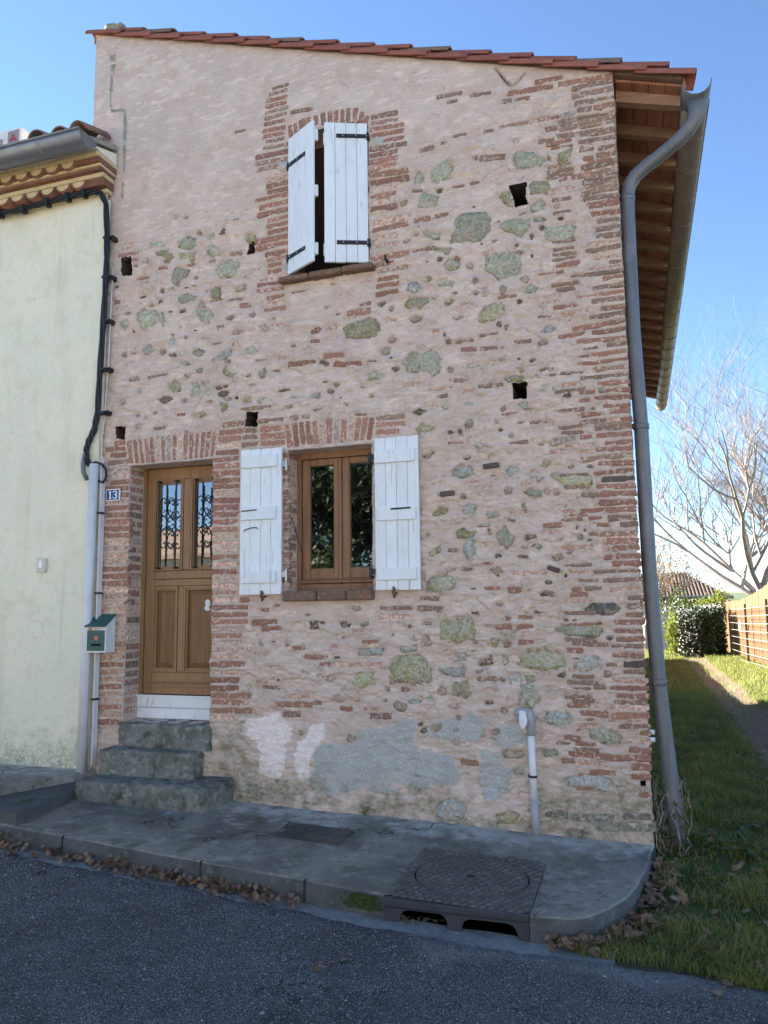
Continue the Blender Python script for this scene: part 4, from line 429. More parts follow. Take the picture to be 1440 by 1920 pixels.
def stone_piece(poly, code, hb):
    p = np.array(poly, float).reshape(-1, 2)/1000
    w = window(p[:, 0].min(), p[:, 0].max(), p[:, 1].min(), p[:, 1].max(), .07)
    d = psdf(X[w], Zg[w], (p*1000).ravel().tolist()); hb += H0[w][d > -.01].mean() if (d > -.01).any() else 0; soft_recess(w, d, hb)
    pts = []
    while len(p) < 8:
        k = np.argmax(np.hypot(*(np.roll(p, -1, 0)-p).T)); m = (p[k]+p[(k+1) % len(p)])/2; p = np.insert(p, k+1, m, 0)
    p = p[:10]; n = len(p); c = p.mean(0); sz = np.hypot(*(p.max(0)-p.min(0)))
    V = []
    for s_, y, j in ((1.1, .06, 0), (1.08, -hb+.006, .003), (.66, -hb-.003-.015*sz, .3)):
        for q in p:
            r = c+(q-c)*(s_+random.uniform(-j, j)*.25); V.append((r[0]+random.uniform(-.003, .003), y+(random.uniform(-.008, .008) if y < 0 else 0), r[1]))
    V.append((c[0], -hb-.005-.018*sz, c[1]))
    F = [(k*n+i, k*n+(i+1) % n, k*n+n+(i+1) % n, k*n+n+i) for k in (0, 1) for i in range(n)]+[(2*n+i, 2*n+(i+1) % n, 3*n) for i in range(n)]
    pieces.append((sz*sz*.5, 'stone', V, F, code))
for code, poly in STONES: stone_piece(poly, code, -.003+random.uniform(0, .006))
extra_p = []
for _ in range(700):
    x = random.uniform(-4.4, -.4); z = random.uniform(.6, 4.75); a = random.uniform(.012, .045)
    if free(x, z, 2*a, .045): extra_p.append((random.choice('mmmmmbg'), x*1000, z*1000, a*1000, a*1000*random.uniform(.35, .8))); taken.append((x, z, a))
for code, x, z, a, b in PEBBLES+extra_p[:100]:
    a = max(a, 7); b = max(b, 5); t0 = random.uniform(0, 6)
    stone_piece([v for k in range(8) for v in (x+a*math.cos(k*math.pi/4+.3)*random.uniform(.8, 1.15), z+b*math.sin(k*math.pi/4+.3)*random.uniform(.8, 1.15))], code, -.003+random.uniform(0, .007))
# small unlisted rubble: low bumps and pits of the same render
for _ in range(900):
    x = random.uniform(-4.6, -.1); z = random.uniform(.2, 4.9)
    if any(o[0]-.25 < x < o[1]+.25 and o[2]-.25 < z < o[3]+.35 for o in OPEN): continue
    a = random.uniform(.012, .05); b = a*random.uniform(.25, .8); w = window(x-a, x+a, z-b, z+b, .05)
    k = np.exp(-(((X[w]-x)/a)**2+((Zg[w]-z)/b)**2)*1.6); h[w] += random.choice((1, -1))*random.uniform(.003, .012)*k; dark_tone[w] = np.maximum(dark_tone[w], .7*k*random.random())
dark_tone *= .8*rough+.2
mask[..., 3] = np.clip(dark_tone*.8, 0, 1)
h[:2] *= .3
Y = -h; Y[-1] += .01*np.abs(edge[-1]); Xd = X.copy(); Xd[-1] += .016*edge[-1]; Xd[-2] += .008*edge[-1]
wm = MB()
vid = np.arange(NX*NZ).reshape(NX, NZ)
q = np.stack([vid[:-1, :-1], vid[1:, :-1], vid[1:, 1:], vid[:-1, 1:]], -1)[keep]
verts = np.stack([Xd, Y, Zg], -1).reshape(-1, 3); extra_v = []; extra_f = []; extra_mat = []; back_id = {}
def bk(i, j, d):
    k = (i, j)
    if k not in back_id: back_id[k] = len(verts)+len(extra_v); extra_v.append((Xd[i, j], d, Zg[i, j]))
    return back_id[k]
KX = np.pad(keep, 1); DP = np.pad(depth, 1, mode='edge')
for i in range(NX-1):
    js = np.where(~keep[i])[0]
    for j in js:
        if CZ[i, j] > ztop(cx[i])+.04: continue
        d = depth[i, j]
        for (a, b, n) in (((i, j), (i, j+1), (i, j+1)), ((i+1, j+1), (i+1, j), (i+2, j+1)), ((i+1, j), (i, j), (i+1, j)), ((i, j+1), (i+1, j+1), (i+1, j+2))):
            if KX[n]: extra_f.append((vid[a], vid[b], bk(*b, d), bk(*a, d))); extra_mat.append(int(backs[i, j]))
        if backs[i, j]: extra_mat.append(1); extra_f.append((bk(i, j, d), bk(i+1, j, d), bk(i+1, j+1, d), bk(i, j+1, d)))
for (I, J) in (([NX-1]*(NZ-1), range(NZ-1)),):
    for i, j in zip(I, J):
        if keep[i-1, j]: extra_mat.append(0); extra_f.append((vid[i, j], bk(i, j, .32), bk(i, j+1, .32), vid[i, j+1]))
allv = np.vstack([verts, np.array(extra_v)]); fq = np.vstack([q, np.array(extra_f)])
used = np.zeros(len(allv), bool); used[fq.ravel()] = True; re = np.cumsum(used)-1; allv = allv[used]; fq = re[fq]
me = bpy.data.meshes.new('wall'); me.vertices.add(len(allv)); me.vertices.foreach_set('co', allv.astype(np.float32).ravel())
me.loops.add(fq.size); me.loops.foreach_set('vertex_index', fq.astype(np.int32).ravel()); me.polygons.add(len(fq))
me.polygons.foreach_set('loop_start', np.arange(0, fq.size, 4, dtype=np.int32)); me.update(calc_edges=True)
at = me.attributes.new('mask', 'FLOAT_COLOR', 'POINT'); mc = np.zeros((len(used), 4)); mc[:NX*NZ] = mask.reshape(-1, 4); mc[NX*NZ:, 3] = .8
at.data.foreach_set('color', mc[used].astype(np.float32).ravel())
sm = np.ones(len(fq), bool); sm[len(q):] = False; me.polygons.foreach_set('use_smooth', sm)
M['hole_shade'] = mat('hole_shade', (.07, .055, .045), .95, [((.11, .085, .065), 'n', 30, .45, .65, .7)])  # shade inside the wall holes, put into a dark colour
wall = link('wall', me, M['plaster'], house); me.materials.append(M['hole_shade'])
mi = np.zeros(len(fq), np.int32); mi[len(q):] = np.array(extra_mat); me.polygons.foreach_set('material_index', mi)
# bricks facing sideways inside the door and window reveals
def reveal(xp, z0, z1, dep, st, codes):
    z = z0; k = 0
    while z < z1-.03:
        t = st*random.uniform(.58, .7); y1 = dep*random.uniform(.85, .98) if k % 3 else dep*random.uniform(.45, .6)
        c = random.choice(codes); o = MB().bevbox((xp-.04, .006+random.uniform(0, .006), z+.006), (xp+random.uniform(.004, .009), y1, z+t+.006), .005)
        pieces.append((.02, 'brick', o.v, o.f, c))
        if k % 3 == 0:
            o = MB().bevbox((xp-.04, y1+.012, z+.006), (xp+random.uniform(.003, .008), dep*.97, z+t+.006), .005); pieces.append((.008, 'brick', o.v, o.f, random.choice(codes)))
        z += st; k += 1
reveal(-4.205, .72, 2.85, .196, .0765, 'rrppd'); reveal(-2.672, 1.77, 2.86, .17, .075, 'rppdp')
nb = sorted([p for p in pieces if p[1] == 'brick'], key=lambda p: -p[0]); rest = {}
for k, (s_, nm, V, F, c) in enumerate(nb):
    if k < 297:
        o = MB().add(V, F).obj('brick', M[c], wall)
    else: rest.setdefault(c, MB()).add(V, F)
small = MB(); small_m = []
for c, b in rest.items(): small_m.append((c, len(small.f), len(small.f)+len(b.f))); small.add(b.v, b.f)
so = small.obj('brick_fragments', None, wall, kind='stuff')
for c, a, b in small_m:
    so.data.materials.append(M[c])
for k, (c, a, b) in enumerate(small_m):
    for f in range(a, b): so.data.polygons[f].material_index = k
ns_ = sorted([p for p in pieces if p[1] == 'stone'], key=lambda p: -p[0]); rest = {}
for k, (s_, nm, V, F, c) in enumerate(ns_):
    if k < 297: MB().add(V, F).obj('stone', M[c], wall, smooth=True)
    else: rest.setdefault(c, MB()).add(V, F)
small = MB(); small_m = []
for c, b in rest.items(): small_m.append((c, len(small.f), len(small.f)+len(b.f))); small.add(b.v, b.f)
so = small.obj('stone_fragments', None, wall, kind='stuff', smooth=True)
for k, (c, a, b) in enumerate(small_m):
    so.data.materials.append(M[c])
    for f in range(a, b): so.data.polygons[f].material_index = k
# plain side, back and party walls, added low wall that shades the grass
SP = M['side'] = mat('side_plaster', (.50, .31, .2), .95, [((.42, .24, .15), 'n', 6, .4, .65, .8)], [('n', 30, .6, .01)])
MB().box((-.34, .33, -.3), (0.004, 9.1, 5.45)).obj('side_wall', SP, house)
MB().prism([(-4.72, -.3), (-.36, -.3), (-.36, 5.5), (-4.72, 6.95)], 'y', 8.8, 9.1).obj('back_wall', SP, house)
MB().box((-4.72, .32, -.3), (-4.45, 8.8, 6.9)).obj('party_wall', SP, house)
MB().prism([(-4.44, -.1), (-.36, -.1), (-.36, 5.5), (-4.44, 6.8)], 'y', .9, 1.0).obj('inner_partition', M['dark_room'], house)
for z in (.735, .685): MB().tube([(-.01, .03, z), (.055, .02, z-.004)], .017, 10).obj('pipe_stub', M['white_paint'], house)
MB().box((-.35, 9.12, -.3), (-.06, 18.5, .62)).obj('offview_wall', SP, None, label='unseen low wall added behind the house to shade the grass strip', cat='wall')  # out of view behind the house, added to cast the shadow along the grass

# ------------------------------------------------------------------ roof, eave, rafters
SL = math.atan(.3335); tx_, tz_ = math.cos(SL), -math.sin(SL)
roof = MB().prism([(-4.8, 7.19), (.5, 7.19-.3335*5.3), (.5, 7.19-.3335*5.3+.05), (-4.8, 7.24)], 'y', .02, 9.15).obj('roof', M['old_tile'], house)
def tile(L, r0, r1, th=.014, n=7, up=1):
    # barrel tile along +X; r0 at the uphill end, r1 at the lower end
    V = []; F = []
    for x, r in ((0, r0), (L, r1)):
        for rr in (r, r-th):
            for k in range(n+1):
                a = math.pi*k/n; V.append((x, math.cos(a)*rr, math.sin(a)*rr*up*.92))
    m = n+1
    for k in range(n):
        F += [(k, k+1, 2*m+k+1, 2*m+k), (m+k+1, m+k, 3*m+k, 3*m+k+1), (2*m+k, 2*m+k+1, 3*m+k+1, 3*m+k), (k+1, k, m+k, m+k+1)]
    F += [(0, 2*m, 3*m, m), (n, m+n, 3*m+n, 2*m+n)]
    return V, F
TV, TF = tile(.43, .078, .098); tme = bpy.data.meshes.new('tile'); tme.from_pydata(TV, [], TF); tme.materials.append(M['roof_tile'])
tme2 = bpy.data.meshes.new('tile'); tme2.from_pydata(TV, [], TF); tme2.materials.append(M['old_tile'])
def place_tile(s, y, dz, me_=tme, roll=0, tilt=.035):
    x = -4.8+s*tx_; z = 7.19+s*tz_+dz
    o = bpy.data.objects.new('tile', me_); sc.collection.objects.link(o); o.parent = roof
    o.matrix_world = Matrix.Translation((x, y, z)) @ Matrix.Rotation(SL-tilt+random.uniform(-.012, .012), 4, 'Y') @ Matrix.Rotation(roll+random.uniform(-.04, .04), 4, 'X') @ Matrix.Rotation(random.uniform(-.012, .012), 4, 'Z')
for k in range(16): place_tile(5.235-k*.352, .035, -.02)
for k in range(15): place_tile(5.05-k*.352, .135, .088, tme2 if k % 4 == 1 else tme, -.1)
corr = MB(); V = []; K = 46*8
for s in (0.1, 5.6):
    for k in range(K+1):
        y = .3+k*8.8/K; V.append((-4.8+s*tx_, y, 7.24+s*tz_+.05+.05*math.sin(k*math.pi/4)))
corr.add(V, [(k, k+1, K+2+k, K+1+k) for k in range(K)]).obj('tile_field', M['old_tile'], roof, smooth=True, kind='stuff')
for k in range(23):
    place_tile(5.2, .36+k*.385, .03, tme2, 0, 0)
lump = MB()
for (a, b, r) in ((-4.62, 7.23, .075), (-4.53, 7.235, .055), (-4.7, 7.2, .05)):
    V = []; F = []
    for i in range(6):
        for j in range(8):
            t = math.pi*i/5; p = 2*math.pi*j/8; q = r*random.uniform(.8, 1.2); V.append((a+q*1.3*math.sin(t)*math.cos(p), .07+q*math.sin(t)*math.sin(p), b+q*.8*math.cos(t)))
    F = [(i*8+j, i*8+(j+1) % 8, i*8+8+(j+1) % 8, i*8+8+j) for i in range(5) for j in range(8)]; lump.add(V, F)
lump.obj('mortar_lump', M['mortar'], roof)
# eave: boards, rafters, wall plate
eave = MB().box((-.02, .06, 5.30), (.028, 9.08, 5.405)).obj('wall_plate', M['rafter'], house)
zr = lambda x: 7.15-.3335*(x+4.8)          # underside of the boards
for k in range(4):
    x0 = .034+k*.117; x1 = x0+.112
    MB().prism([(x0, zr(x0)), (x1, zr(x1)), (x1, zr(x1)+.02), (x0, zr(x0)+.02)], 'y', .05, 9.1).obj('board', M['soffit'], eave)
for k in range(22):
    y = .2+k*.412+random.uniform(-.02, .02); w_ = random.uniform(.033, .04)
    x0, x1 = .03, .495+random.uniform(-.01, .01); d = .095
    MB().prism([(x0, zr(x0)-d), (x1, zr(x1)-d+.01), (x1, zr(x1)-.002), (x0, zr(x0)-.002)], 'y', y-w_, y+w_).obj('rafter', M['rafter'], eave)
MB().prism([(.502, zr(.502)-.03), (.52, zr(.52)-.03), (.52, zr(.52)+.06), (.502, zr(.502)+.06)], 'y', .03, 9.1).obj('fascia_board', M['rafter'], eave)
# gutter and downpipe
gut = thing('rain_gutter', (.57, 0, 5.1), 'half round brownish gutter along the eave with a grey downpipe at the corner', 'gutter')
def halfround(ya, yb, x, z, r, th=.006, n=12):
    V = []
    for y in (ya, yb):
        for rr in (r, r-th):
            for k in range(n+1):
                a = math.pi+math.pi*k/n; V.append((x+rr*math.cos(a), y, z+rr*math.sin(a)))
    m = n+1; F = []
    for k in range(n):
        F += [(k, k+1, 2*m+k+1, 2*m+k), (m+k+1, m+k, 3*m+k, 3*m+k+1), (2*m+k, 2*m+k+1, 3*m+k+1, 3*m+k), (k+1, k, m+k, m+k+1)]
    F += [(0, 2*m, 3*m, m), (n, m+n, 3*m+n, 2*m+n)]
    return V, F
GX, GZ = .572, 5.225
MB().add(*halfround(.02, 9.12, GX, GZ, .093)).obj('channel', M['gutter'], gut, smooth=True)
MB().add(*halfround(-.20, .06, GX, GZ+.012, .099)).obj('outlet_end', M['pvc_grey'], gut, smooth=True)
MB().tube([(GX+.096, .03, GZ+.005), (GX+.096, 9.12, GZ+.005)], .009, 6).obj('rim', M['gutter'], gut)
for k in range(19):
    y = .36+k*.47; V, F = halfround(y, y+.022, GX, GZ, .099, .004); MB().add(V, F).obj('joint_ring', M['gutter'], gut, smooth=True)
pp = [(GX, -.1, 5.17), (GX, -.1, 5.08), (.555, -.09, 5.02), (.51, -.07, 4.965), (.44, -.035, 4.92), (.33, .01, 4.865), (.22, .045, 4.815), (.14, .065, 4.765), (.09, .075, 4.70), (.071, .08, 4.61), (.066, .08, 4.2), (.062, .08, 3.58), (.079, .08, 2.86), (.08, .08, 1.86), (.1, .08, 1.05), (.15, .08, .31), (.168, .08, .0)]
MB().tube(pp, [.062, .058]+[.05]*15, 20).obj('downpipe', M['pvc_grey'], gut, smooth=True)
for x, z, tl in ((.0705, 4.6, 0), (.079, 2.86, 0), (.0985, 1.06, .02)):
    cl = MB().tube([(x, .08, z-.022), (x, .08, z-.018), (x, .08, z+.018), (x, .08, z+.022)], [.052, .0565, .0565, .052], 20).obj('clamp', M['pvc_grey'], gut, smooth=True)
    MB().box((x-.065, .03, z-.016), (x-.042, .05, z+.016)).box((x-.09, .07, z-.01), (x-.04, .085, z+.01)).obj('clamp_bracket', M['iron'], gut)
# ------------------------------------------------------------------ door
W = M['door_wood']
door = MB().box((-4.25, .2, .86), (-4.172, .27, 2.93)).box((-3.332, .2, .86), (-3.26, .27, 2.93)).box((-4.172, .2, 2.866), (-3.332, .27, 2.93)).obj('door', W, house)
DY = .214
MB().bevbox((-4.168, DY, .872), (-4.088, DY+.045, 2.862), .004).obj('stile', W, door)
MB().bevbox((-3.416, DY, .872), (-3.336, DY+.045, 2.862), .004).obj('stile', W, door)
for z0, z1 in ((2.76, 2.862), (1.868, 1.94), (1.806, 1.864), (.872, 1.06)):
    MB().bevbox((-4.086, DY+.001, z0), (-3.418, DY+.043, z1), .004).obj('rail', W, door)
MB().bevbox((-3.79, DY-.004, 1.942), (-3.714, DY+.043, 2.758), .006).obj('mullion', W, door)
MB().bevbox((-3.83, DY-.003, 1.062), (-3.772, DY+.043, 1.804), .006).obj('mullion', W, door)
for x0, x1 in ((-4.086, -3.792), (-3.712, -3.418)):
    b = .03; z0, z1 = 1.942, 2.758; o = MB()
    for k, (i, y) in enumerate(((0, DY-.008), (.014, DY+.004), (.027, DY+.014))):
        a0, a1, c0, c1 = x0+i+.001, x1-i-.001, z0+i+.001, z1-i-.001; t = .0125
        o.box((a0, y, c0), (a0+t, y+.03, c1)).box((a1-t, y, c0), (a1, y+.03, c1)).box((a0+t, y, c0), (a1-t, y+.03, c0+t)).box((a0+t, y, c1-t), (a1-t, y+.03, c1))
    o.obj('glazing_bead', W, door)
    MB().box((x0+.036, DY+.03, z0+.036), (x1-.036, DY+.034, z1-.036)).obj('pane', M['door_glass'], door)
    # wrought iron grille
    c = (x0+x1)/2; gy = DY-.03; g = MB()
    for s in (-1, 1):
        g.tube([(c+s*.088, gy, z0+.012), (c+s*.088, gy, z1-.012)], .0078, 6)
        for zz in (z0+.022, z1-.022): g.tube([(c+s*.088, gy-.014, zz), (c+s*.088, DY+.01, zz)], .011, 6)
        A = [(.033, 2.555), (.022, 2.535), (.012, 2.552), (.02, 2.578), (.045, 2.585), (.07, 2.555), (.078, 2.51), (.064, 2.455), (.03, 2.42), (.006, 2.395), (.002, 2.368), (.006, 2.34), (.03, 2.31), (.062, 2.275), (.078, 2.225), (.07, 2.18), (.048, 2.145), (.022, 2.145), (.012, 2.172), (.025, 2.19), (.036, 2.175)]
        B = [(.046, 2.4), (.058, 2.385), (.073, 2.4), (.065, 2.424), (.032, 2.424)]
        C = [(.034, 2.455), (.03, 2.476), (.014, 2.473), (.006, 2.45), (.03, 2.42)]
        fl = lambda P: [(a, 2*2.368-b_) for a, b_ in P]
        for P in (A, B, C, fl(B), fl(C)):
            pts = [Vector((c+s*a, gy, b_)) for a, b_ in P]; sm_pts = []
            for i in range(len(pts)-1):
                p0, p1, p2, p3 = pts[max(i-1, 0)], pts[i], pts[i+1], pts[min(i+2, len(pts)-1)]
                for k in range(4):
                    t = k/4; sm_pts.append(.5*((2*p1)+(p2-p0)*t+(2*p0-5*p1+4*p2-p3)*t*t+(3*p1-p0-3*p2+p3)*t**3))
            sm_pts.append(pts[-1]); g.tube(sm_pts, .0052, 5)
    for za, zb in ((2.675, 2.52), (2.215, 2.05)):
        g.tube([(c, gy, za), (c, gy, (za+zb)/2+.01), (c, gy, (za+zb)/2), (c, gy, (za+zb)/2-.01), (c, gy, zb)], [.006, .006, .011, .006, .006], 6)
    g.obj('grille', M['iron'], door)
for x0, x1 in ((-4.086, -3.832), (-3.770, -3.418)):
    z0, z1 = 1.062, 1.804; o = MB(); 
    for i, y, t in ((0, DY-.006, .016), (.016, DY+.006, .018)):
        a0, a1, c0, c1 = x0+i+.001, x1-i-.001, z0+i+.001, z1-i-.001
        o.box((a0, y, c0), (a0+t, y+.03, c1)).box((a1-t, y, c0), (a1, y+.03, c1)).box((a0+t, y, c0), (a1-t, y+.03, c0+t)).box((a0+t, y, c1-t), (a1-t, y+.03, c1))
    o.obj('panel_moulding', W, door)
    a0, a1, c0, c1 = x0+.034, x1-.034, z0+.034, z1-.034; i = .045
    MB().add([(a0, DY+.03, c0), (a1, DY+.03, c0), (a1, DY+.03, c1), (a0, DY+.03, c1), (a0+i, DY+.012, c0+i), (a1-i, DY+.012, c0+i), (a1-i, DY+.012, c1-i), (a0+i, DY+.012, c1-i)], [(4, 5, 6, 7), (0, 1, 5, 4), (1, 2, 6, 5), (2, 3, 7, 6), (3, 0, 4, 7)]).obj('panel', M['panel_wood'], door)
MB().prism([(DY-.034, .945), (DY-.034, .957), (DY, .985), (DY, .945)], 'x', -4.13, -3.38).obj('drip_rail', W, door)
MB().bevbox((-3.452, DY-.05, 1.896), (-3.37, DY-.036, 1.912), .004).box((-3.395, DY-.04, 1.87), (-3.375, DY, 1.93)).obj('handle', M['iron'], door)
tp = [(a_-.052, b_+.07) for a_, b_ in [(-3.515, 1.60), (-3.49, 1.615), (-3.468, 1.605), (-3.462, 1.57), (-3.475, 1.545), (-3.46, 1.52), (-3.50, 1.515), (-3.52, 1.535), (-3.508, 1.56)]]
MB().prism(tp, 'y', DY+.0085, DY+.0115).obj('paper_scrap', M['white_paint'], door)
for z0, z1, nm in ((.762, .857, 0), (.668, .758, 0)):
    MB().bevbox((-4.25, .186+nm, z0), (-3.3, .222, z1), .004).obj('threshold_board', M['white_paint'], door)
MB().box((-4.25, .172, .852), (-3.3, .2, .868)).obj('threshold_lip', M['white_paint'], door)
# ------------------------------------------------------------------ lower window
WW = M['win_wood']
win = MB().box((-2.70, .175, 1.735), (-2.632, .25, 2.95)).box((-1.945, .175, 1.735), (-1.88, .25, 2.95)).box((-2.632, .175, 2.835), (-1.945, .25, 2.95)).box((-2.632, .165, 1.735), (-1.945, .25, 1.79)).obj('window', WW, house)
for x0, x1 in ((-2.628, -2.302), (-2.272, -1.949)):
    c = MB(); y = .186; z0, z1 = 1.794, 2.831; s0 = .066
    c.bevbox((x0, y, z0), (x0+s0, y+.05, z1), .006).bevbox((x1-s0+.02, y, z0), (x1, y+.05, z1), .006).bevbox((x0+s0, y+.001, z0), (x1-s0+.02, y+.049, z0+.125), .006).bevbox((x0+s0, y+.001, z1-.055), (x1-s0+.02, y+.049, z1), .006)
    cs = c.obj('casement', WW, win)
    MB().box((x0+s0-.006, y+.02, z0+.12), (x1-s0+.026, y+.024, z1-.05)).obj('pane', M['glass'], win)
MB().bevbox((-2.302, .172, 1.80), (-2.272, .2, 2.828), .008).obj('meeting_strip', WW, win)
MB().prism([(.14, 1.80), (.14, 1.812), (.186, 1.84), (.186, 1.80)], 'x', -2.62, -1.955).obj('weather_bar', WW, win)
wsill = MB()
for a, b in ((-2.69, -2.40), (-2.394, -2.15), (-2.144, -1.935)): wsill.bevbox((a, -.075+random.uniform(-.006, .006), 1.652), (b, .18, 1.733+random.uniform(-.004, .003)), .012)
wsill.obj('window_sill', M['sill'], house)
MB().tube([(-2.655, .06, 2.33), (-2.645, .02, 2.325), (-2.60, .0, 2.2), (-2.555, -.005, 2.075), (-2.545, -.005, 2.06), (-2.555, .0, 2.052), (-2.572, 0, 2.06)], .004, 6).obj('window_stay', M['iron'], house)
# ------------------------------------------------------------------ shutters (plank mesh built flat, then swung)
def shutter(label, x0, x1, z0, z1, yf, hinge_left, battens, ang=0, straps=(), planks=4, extras=()):
    hx = x0 if hinge_left else x1
    Rm = rz(ang); piv = Vector((hx, yf+.028, 0))
    def put(mb, name, m, par):
        if ang: mb.v = [tuple(Rm @ (Vector(p)-piv)+piv) for p in mb.v]
        return mb.obj(name, m, par)
    w_ = (x1-x0)/planks; root = None
    for k in range(planks):
        mb = MB().bevbox((x0+k*w_+.0012, yf+random.uniform(-.001, .001), z0+random.uniform(0, .003)), (x0+(k+1)*w_-.0012, yf+.026, z1-random.uniform(0, .003)), .004)
        o = put(mb, 'shutter' if k == 0 else 'plank', M['white_paint'], house if k == 0 else root)
        if k == 0: root = o; root['label'] = label
    for a, b, i, j in battens: put(MB().bevbox((x0+i, yf-.023, a), (x1-j, yf-.0015, b), .005), 'batten', M['white_paint'], root)
    for z, f0, f1 in straps:
        xa, xb = (x0-.012, x0+(x1-x0)*f1) if hinge_left else (x1-(x1-x0)*f1, x1+.012)
        put(MB().bevbox((xa, yf-.008, z-.017), (xb, yf-.0015, z+.017), .002), 'strap_hinge', M['iron'], root)
        for t in (.2, .6, .92):
            xx = xa+(xb-xa)*t; put(MB().tube([(xx, yf-.014, z), (xx, yf-.008, z)], .006, 8), 'bolt', M['steel'], root)
        put(MB().tube([(hx, yf+.005, z-.035), (hx, yf+.005, z+.035)], .013, 8).box((hx-.02, yf+.005, z-.02), (hx+.02, yf+.07, z+.005)), 'hinge_pin', M['iron'], root)
    for nm, m, fn in extras: put(fn(), nm, M[m], root)
    return root
hinge = lambda x, z, s: (lambda: MB().box((min(x, x+s*.05), -.06, z-.012), (max(x, x+s*.05), -.045, z+.03)).tube([(x+s*.04, -.055, z-.045), (x+s*.04, -.055, z+.045)], .011, 8).box((x+s*.028, -.055, z-.04), (x+s*.05, .01, z-.02)))
dog = lambda x, z: (lambda: MB().tube([(x, .01, z+.005), (x, -.075, z)], .008, 6).tube([(x-.004, -.078, z+.05), (x+.006, -.08, z+.028), (x-.004, -.078, z+.01), (x+.01, -.078, z-.012), (x+.002, -.078, z-.035)], [.008, .013, .011, .016, .007], 6))
shutter('open white shutter beside the door, with a bent hook', -3.078, -2.702, 1.708, 2.905, -.062, False, ((2.745, 2.85, .025, .035), (2.315, 2.42, .025, .04), (1.80, 1.90, .025, .04)),
    extras=(('hinge_pin', 'steel', hinge(-2.70, 2.755, 1)), ('hinge_pin', 'steel', hinge(-2.70, 1.86, 1)), ('shutter_dog', 'rust', dog(-2.865, 1.69)),
    ('handle', 'iron', lambda: MB().tube([(-3.05, -.088, 2.39), (-2.91, -.088, 2.395)], .005, 6)), ('hook', 'iron', lambda: MB().tube([(-3.035, -.07, 2.222), (-3.025, -.078, 2.235), (-2.97, -.08, 2.25), (-2.915, -.078, 2.252), (-2.915, -.065, 2.24)], .004, 6))))
shutter('open white shutter on the bare side of the lower window', -1.905, -1.548, 1.722, 2.91, -.062, True, ((2.705, 2.808, .006, .025), (2.255, 2.355, .02, .025), (1.80, 1.895, .02, .025)),
    extras=(('hinge_pin', 'iron', hinge(-1.908, 2.755, -1)), ('hinge_pin', 'iron', hinge(-1.908, 1.86, -1)), ('shutter_dog', 'rust', dog(-1.755, 1.70)),
    ('handle', 'iron', lambda: MB().tube([(-1.765, -.088, 2.342), (-1.61, -.088, 2.344)], .007, 6))))
shutter('upper left shutter swung part open', -2.655, -2.30, 4.385, 5.612, -.03, True, (), -R(30), ((5.36, 0, .72), (4.53, 0, .72)),
    extras=[('batten', 'white_paint', (lambda z: lambda: MB().bevbox((-2.63, -.003, z), (-2.29, .024, z+.1), .004))(z)) for z in (4.45, 4.95, 5.44)])
shutter('upper right shutter pulled almost to', -2.312, -1.952, 4.378, 5.597, -.03, False, (), R(22), ((5.475, 0, .72), (4.545, 0, .72)),
    extras=[('batten', 'white_paint', (lambda z: lambda: MB().bevbox((-2.32, -.003, z), (-1.98, .024, z+.1), .004))(z)) for z in (4.45, 5.42)])
us = MB()
for a, b in ((-2.735, -2.46), (-2.455, -2.17), (-2.165, -1.895)): us.bevbox((a, -.085+random.uniform(-.006, .006), 4.312), (b, .2, 4.358+random.uniform(-.003, .003)), .01)
us.obj('window_sill', M['sill'], house)
MB().box((-2.66, .17, 4.36), (-2.61, .2, 5.66)).box((-2.0, .17, 4.36), (-1.945, .2, 5.66)).box((-2.61, .17, 5.6), (-2.0, .2, 5.66)).obj('window_frame', M['win_wood'], house)
MB().tube([(-1.79, .03, 4.37), (-1.79, -.06, 4.37), (-1.79, -.062, 4.40)], .011, 6).obj('iron_hook', M['iron'], house)
# ------------------------------------------------------------------ house number, letter box, drain pipe
pl = thing('number_plate', (-4.36, -.03, 2.6), 'small blue enamel plate with white number 13 beside the door', 'sign')
M['enamel_white'] = mat('enamel_white', (.8, .81, .82), .3, spec=.5); M['enamel_blue'] = mat('enamel_blue', (.02, .07, .2), .25, [((.03, .09, .24), 'n', 30, .4, .7, .5)], spec=.5)
MB().bevbox((-4.434, -.026, 2.558), (-4.288, -.014, 2.664), .003).obj('plate', M['enamel_white'], pl)
MB().box((-4.425, -.0285, 2.567), (-4.297, -.0262, 2.655)).obj('blue_field', M['enamel_blue'], pl)
def ribbon(P, y0, y1):
    mb = MB(); n_ = len(P); V = []
    for y in (y0, y1):
        for i, (x, z, w_) in enumerate(P):
            a = P[max(i-1, 0)]; b = P[min(i+1, n_-1)]; t = Vector((b[0]-a[0], b[1]-a[1])).normalized(); nx, nz = -t.y, t.x
            V += [(x+nx*w_/2, y, z+nz*w_/2), (x-nx*w_/2, y, z-nz*w_/2)]
    m = 2*n_; F = []
    for i in range(n_-1):
        F += [(2*i, 2*i+1, 2*i+3, 2*i+2), (m+2*i+2, m+2*i+3, m+2*i+1, m+2*i), (2*i, 2*i+2, m+2*i+2, m+2*i), (2*i+3, 2*i+1, m+2*i+1, m+2*i+3)]
    F += [(0, m, m+1, 1), (2*n_-2, 2*n_-1, m+2*n_-1, m+2*n_-2)]
    return mb.add(V, F)
y0, y1 = -.0305, -.0287
one = ribbon([(-4.386, 2.579, .012), (-4.386, 2.645, .012)], y0, y1); one.box((-4.399, y0-.0002, 2.576), (-4.373, y1, 2.582)); one.add(ribbon([(-4.388, 2.643, .006), (-4.401, 2.632, .005)], y0-.0004, y1).v, ribbon([(-4.388, 2.643, .006), (-4.401, 2.632, .005)], y0-.0004, y1).f)
one.obj('digit_one', M['enamel_white'], pl)
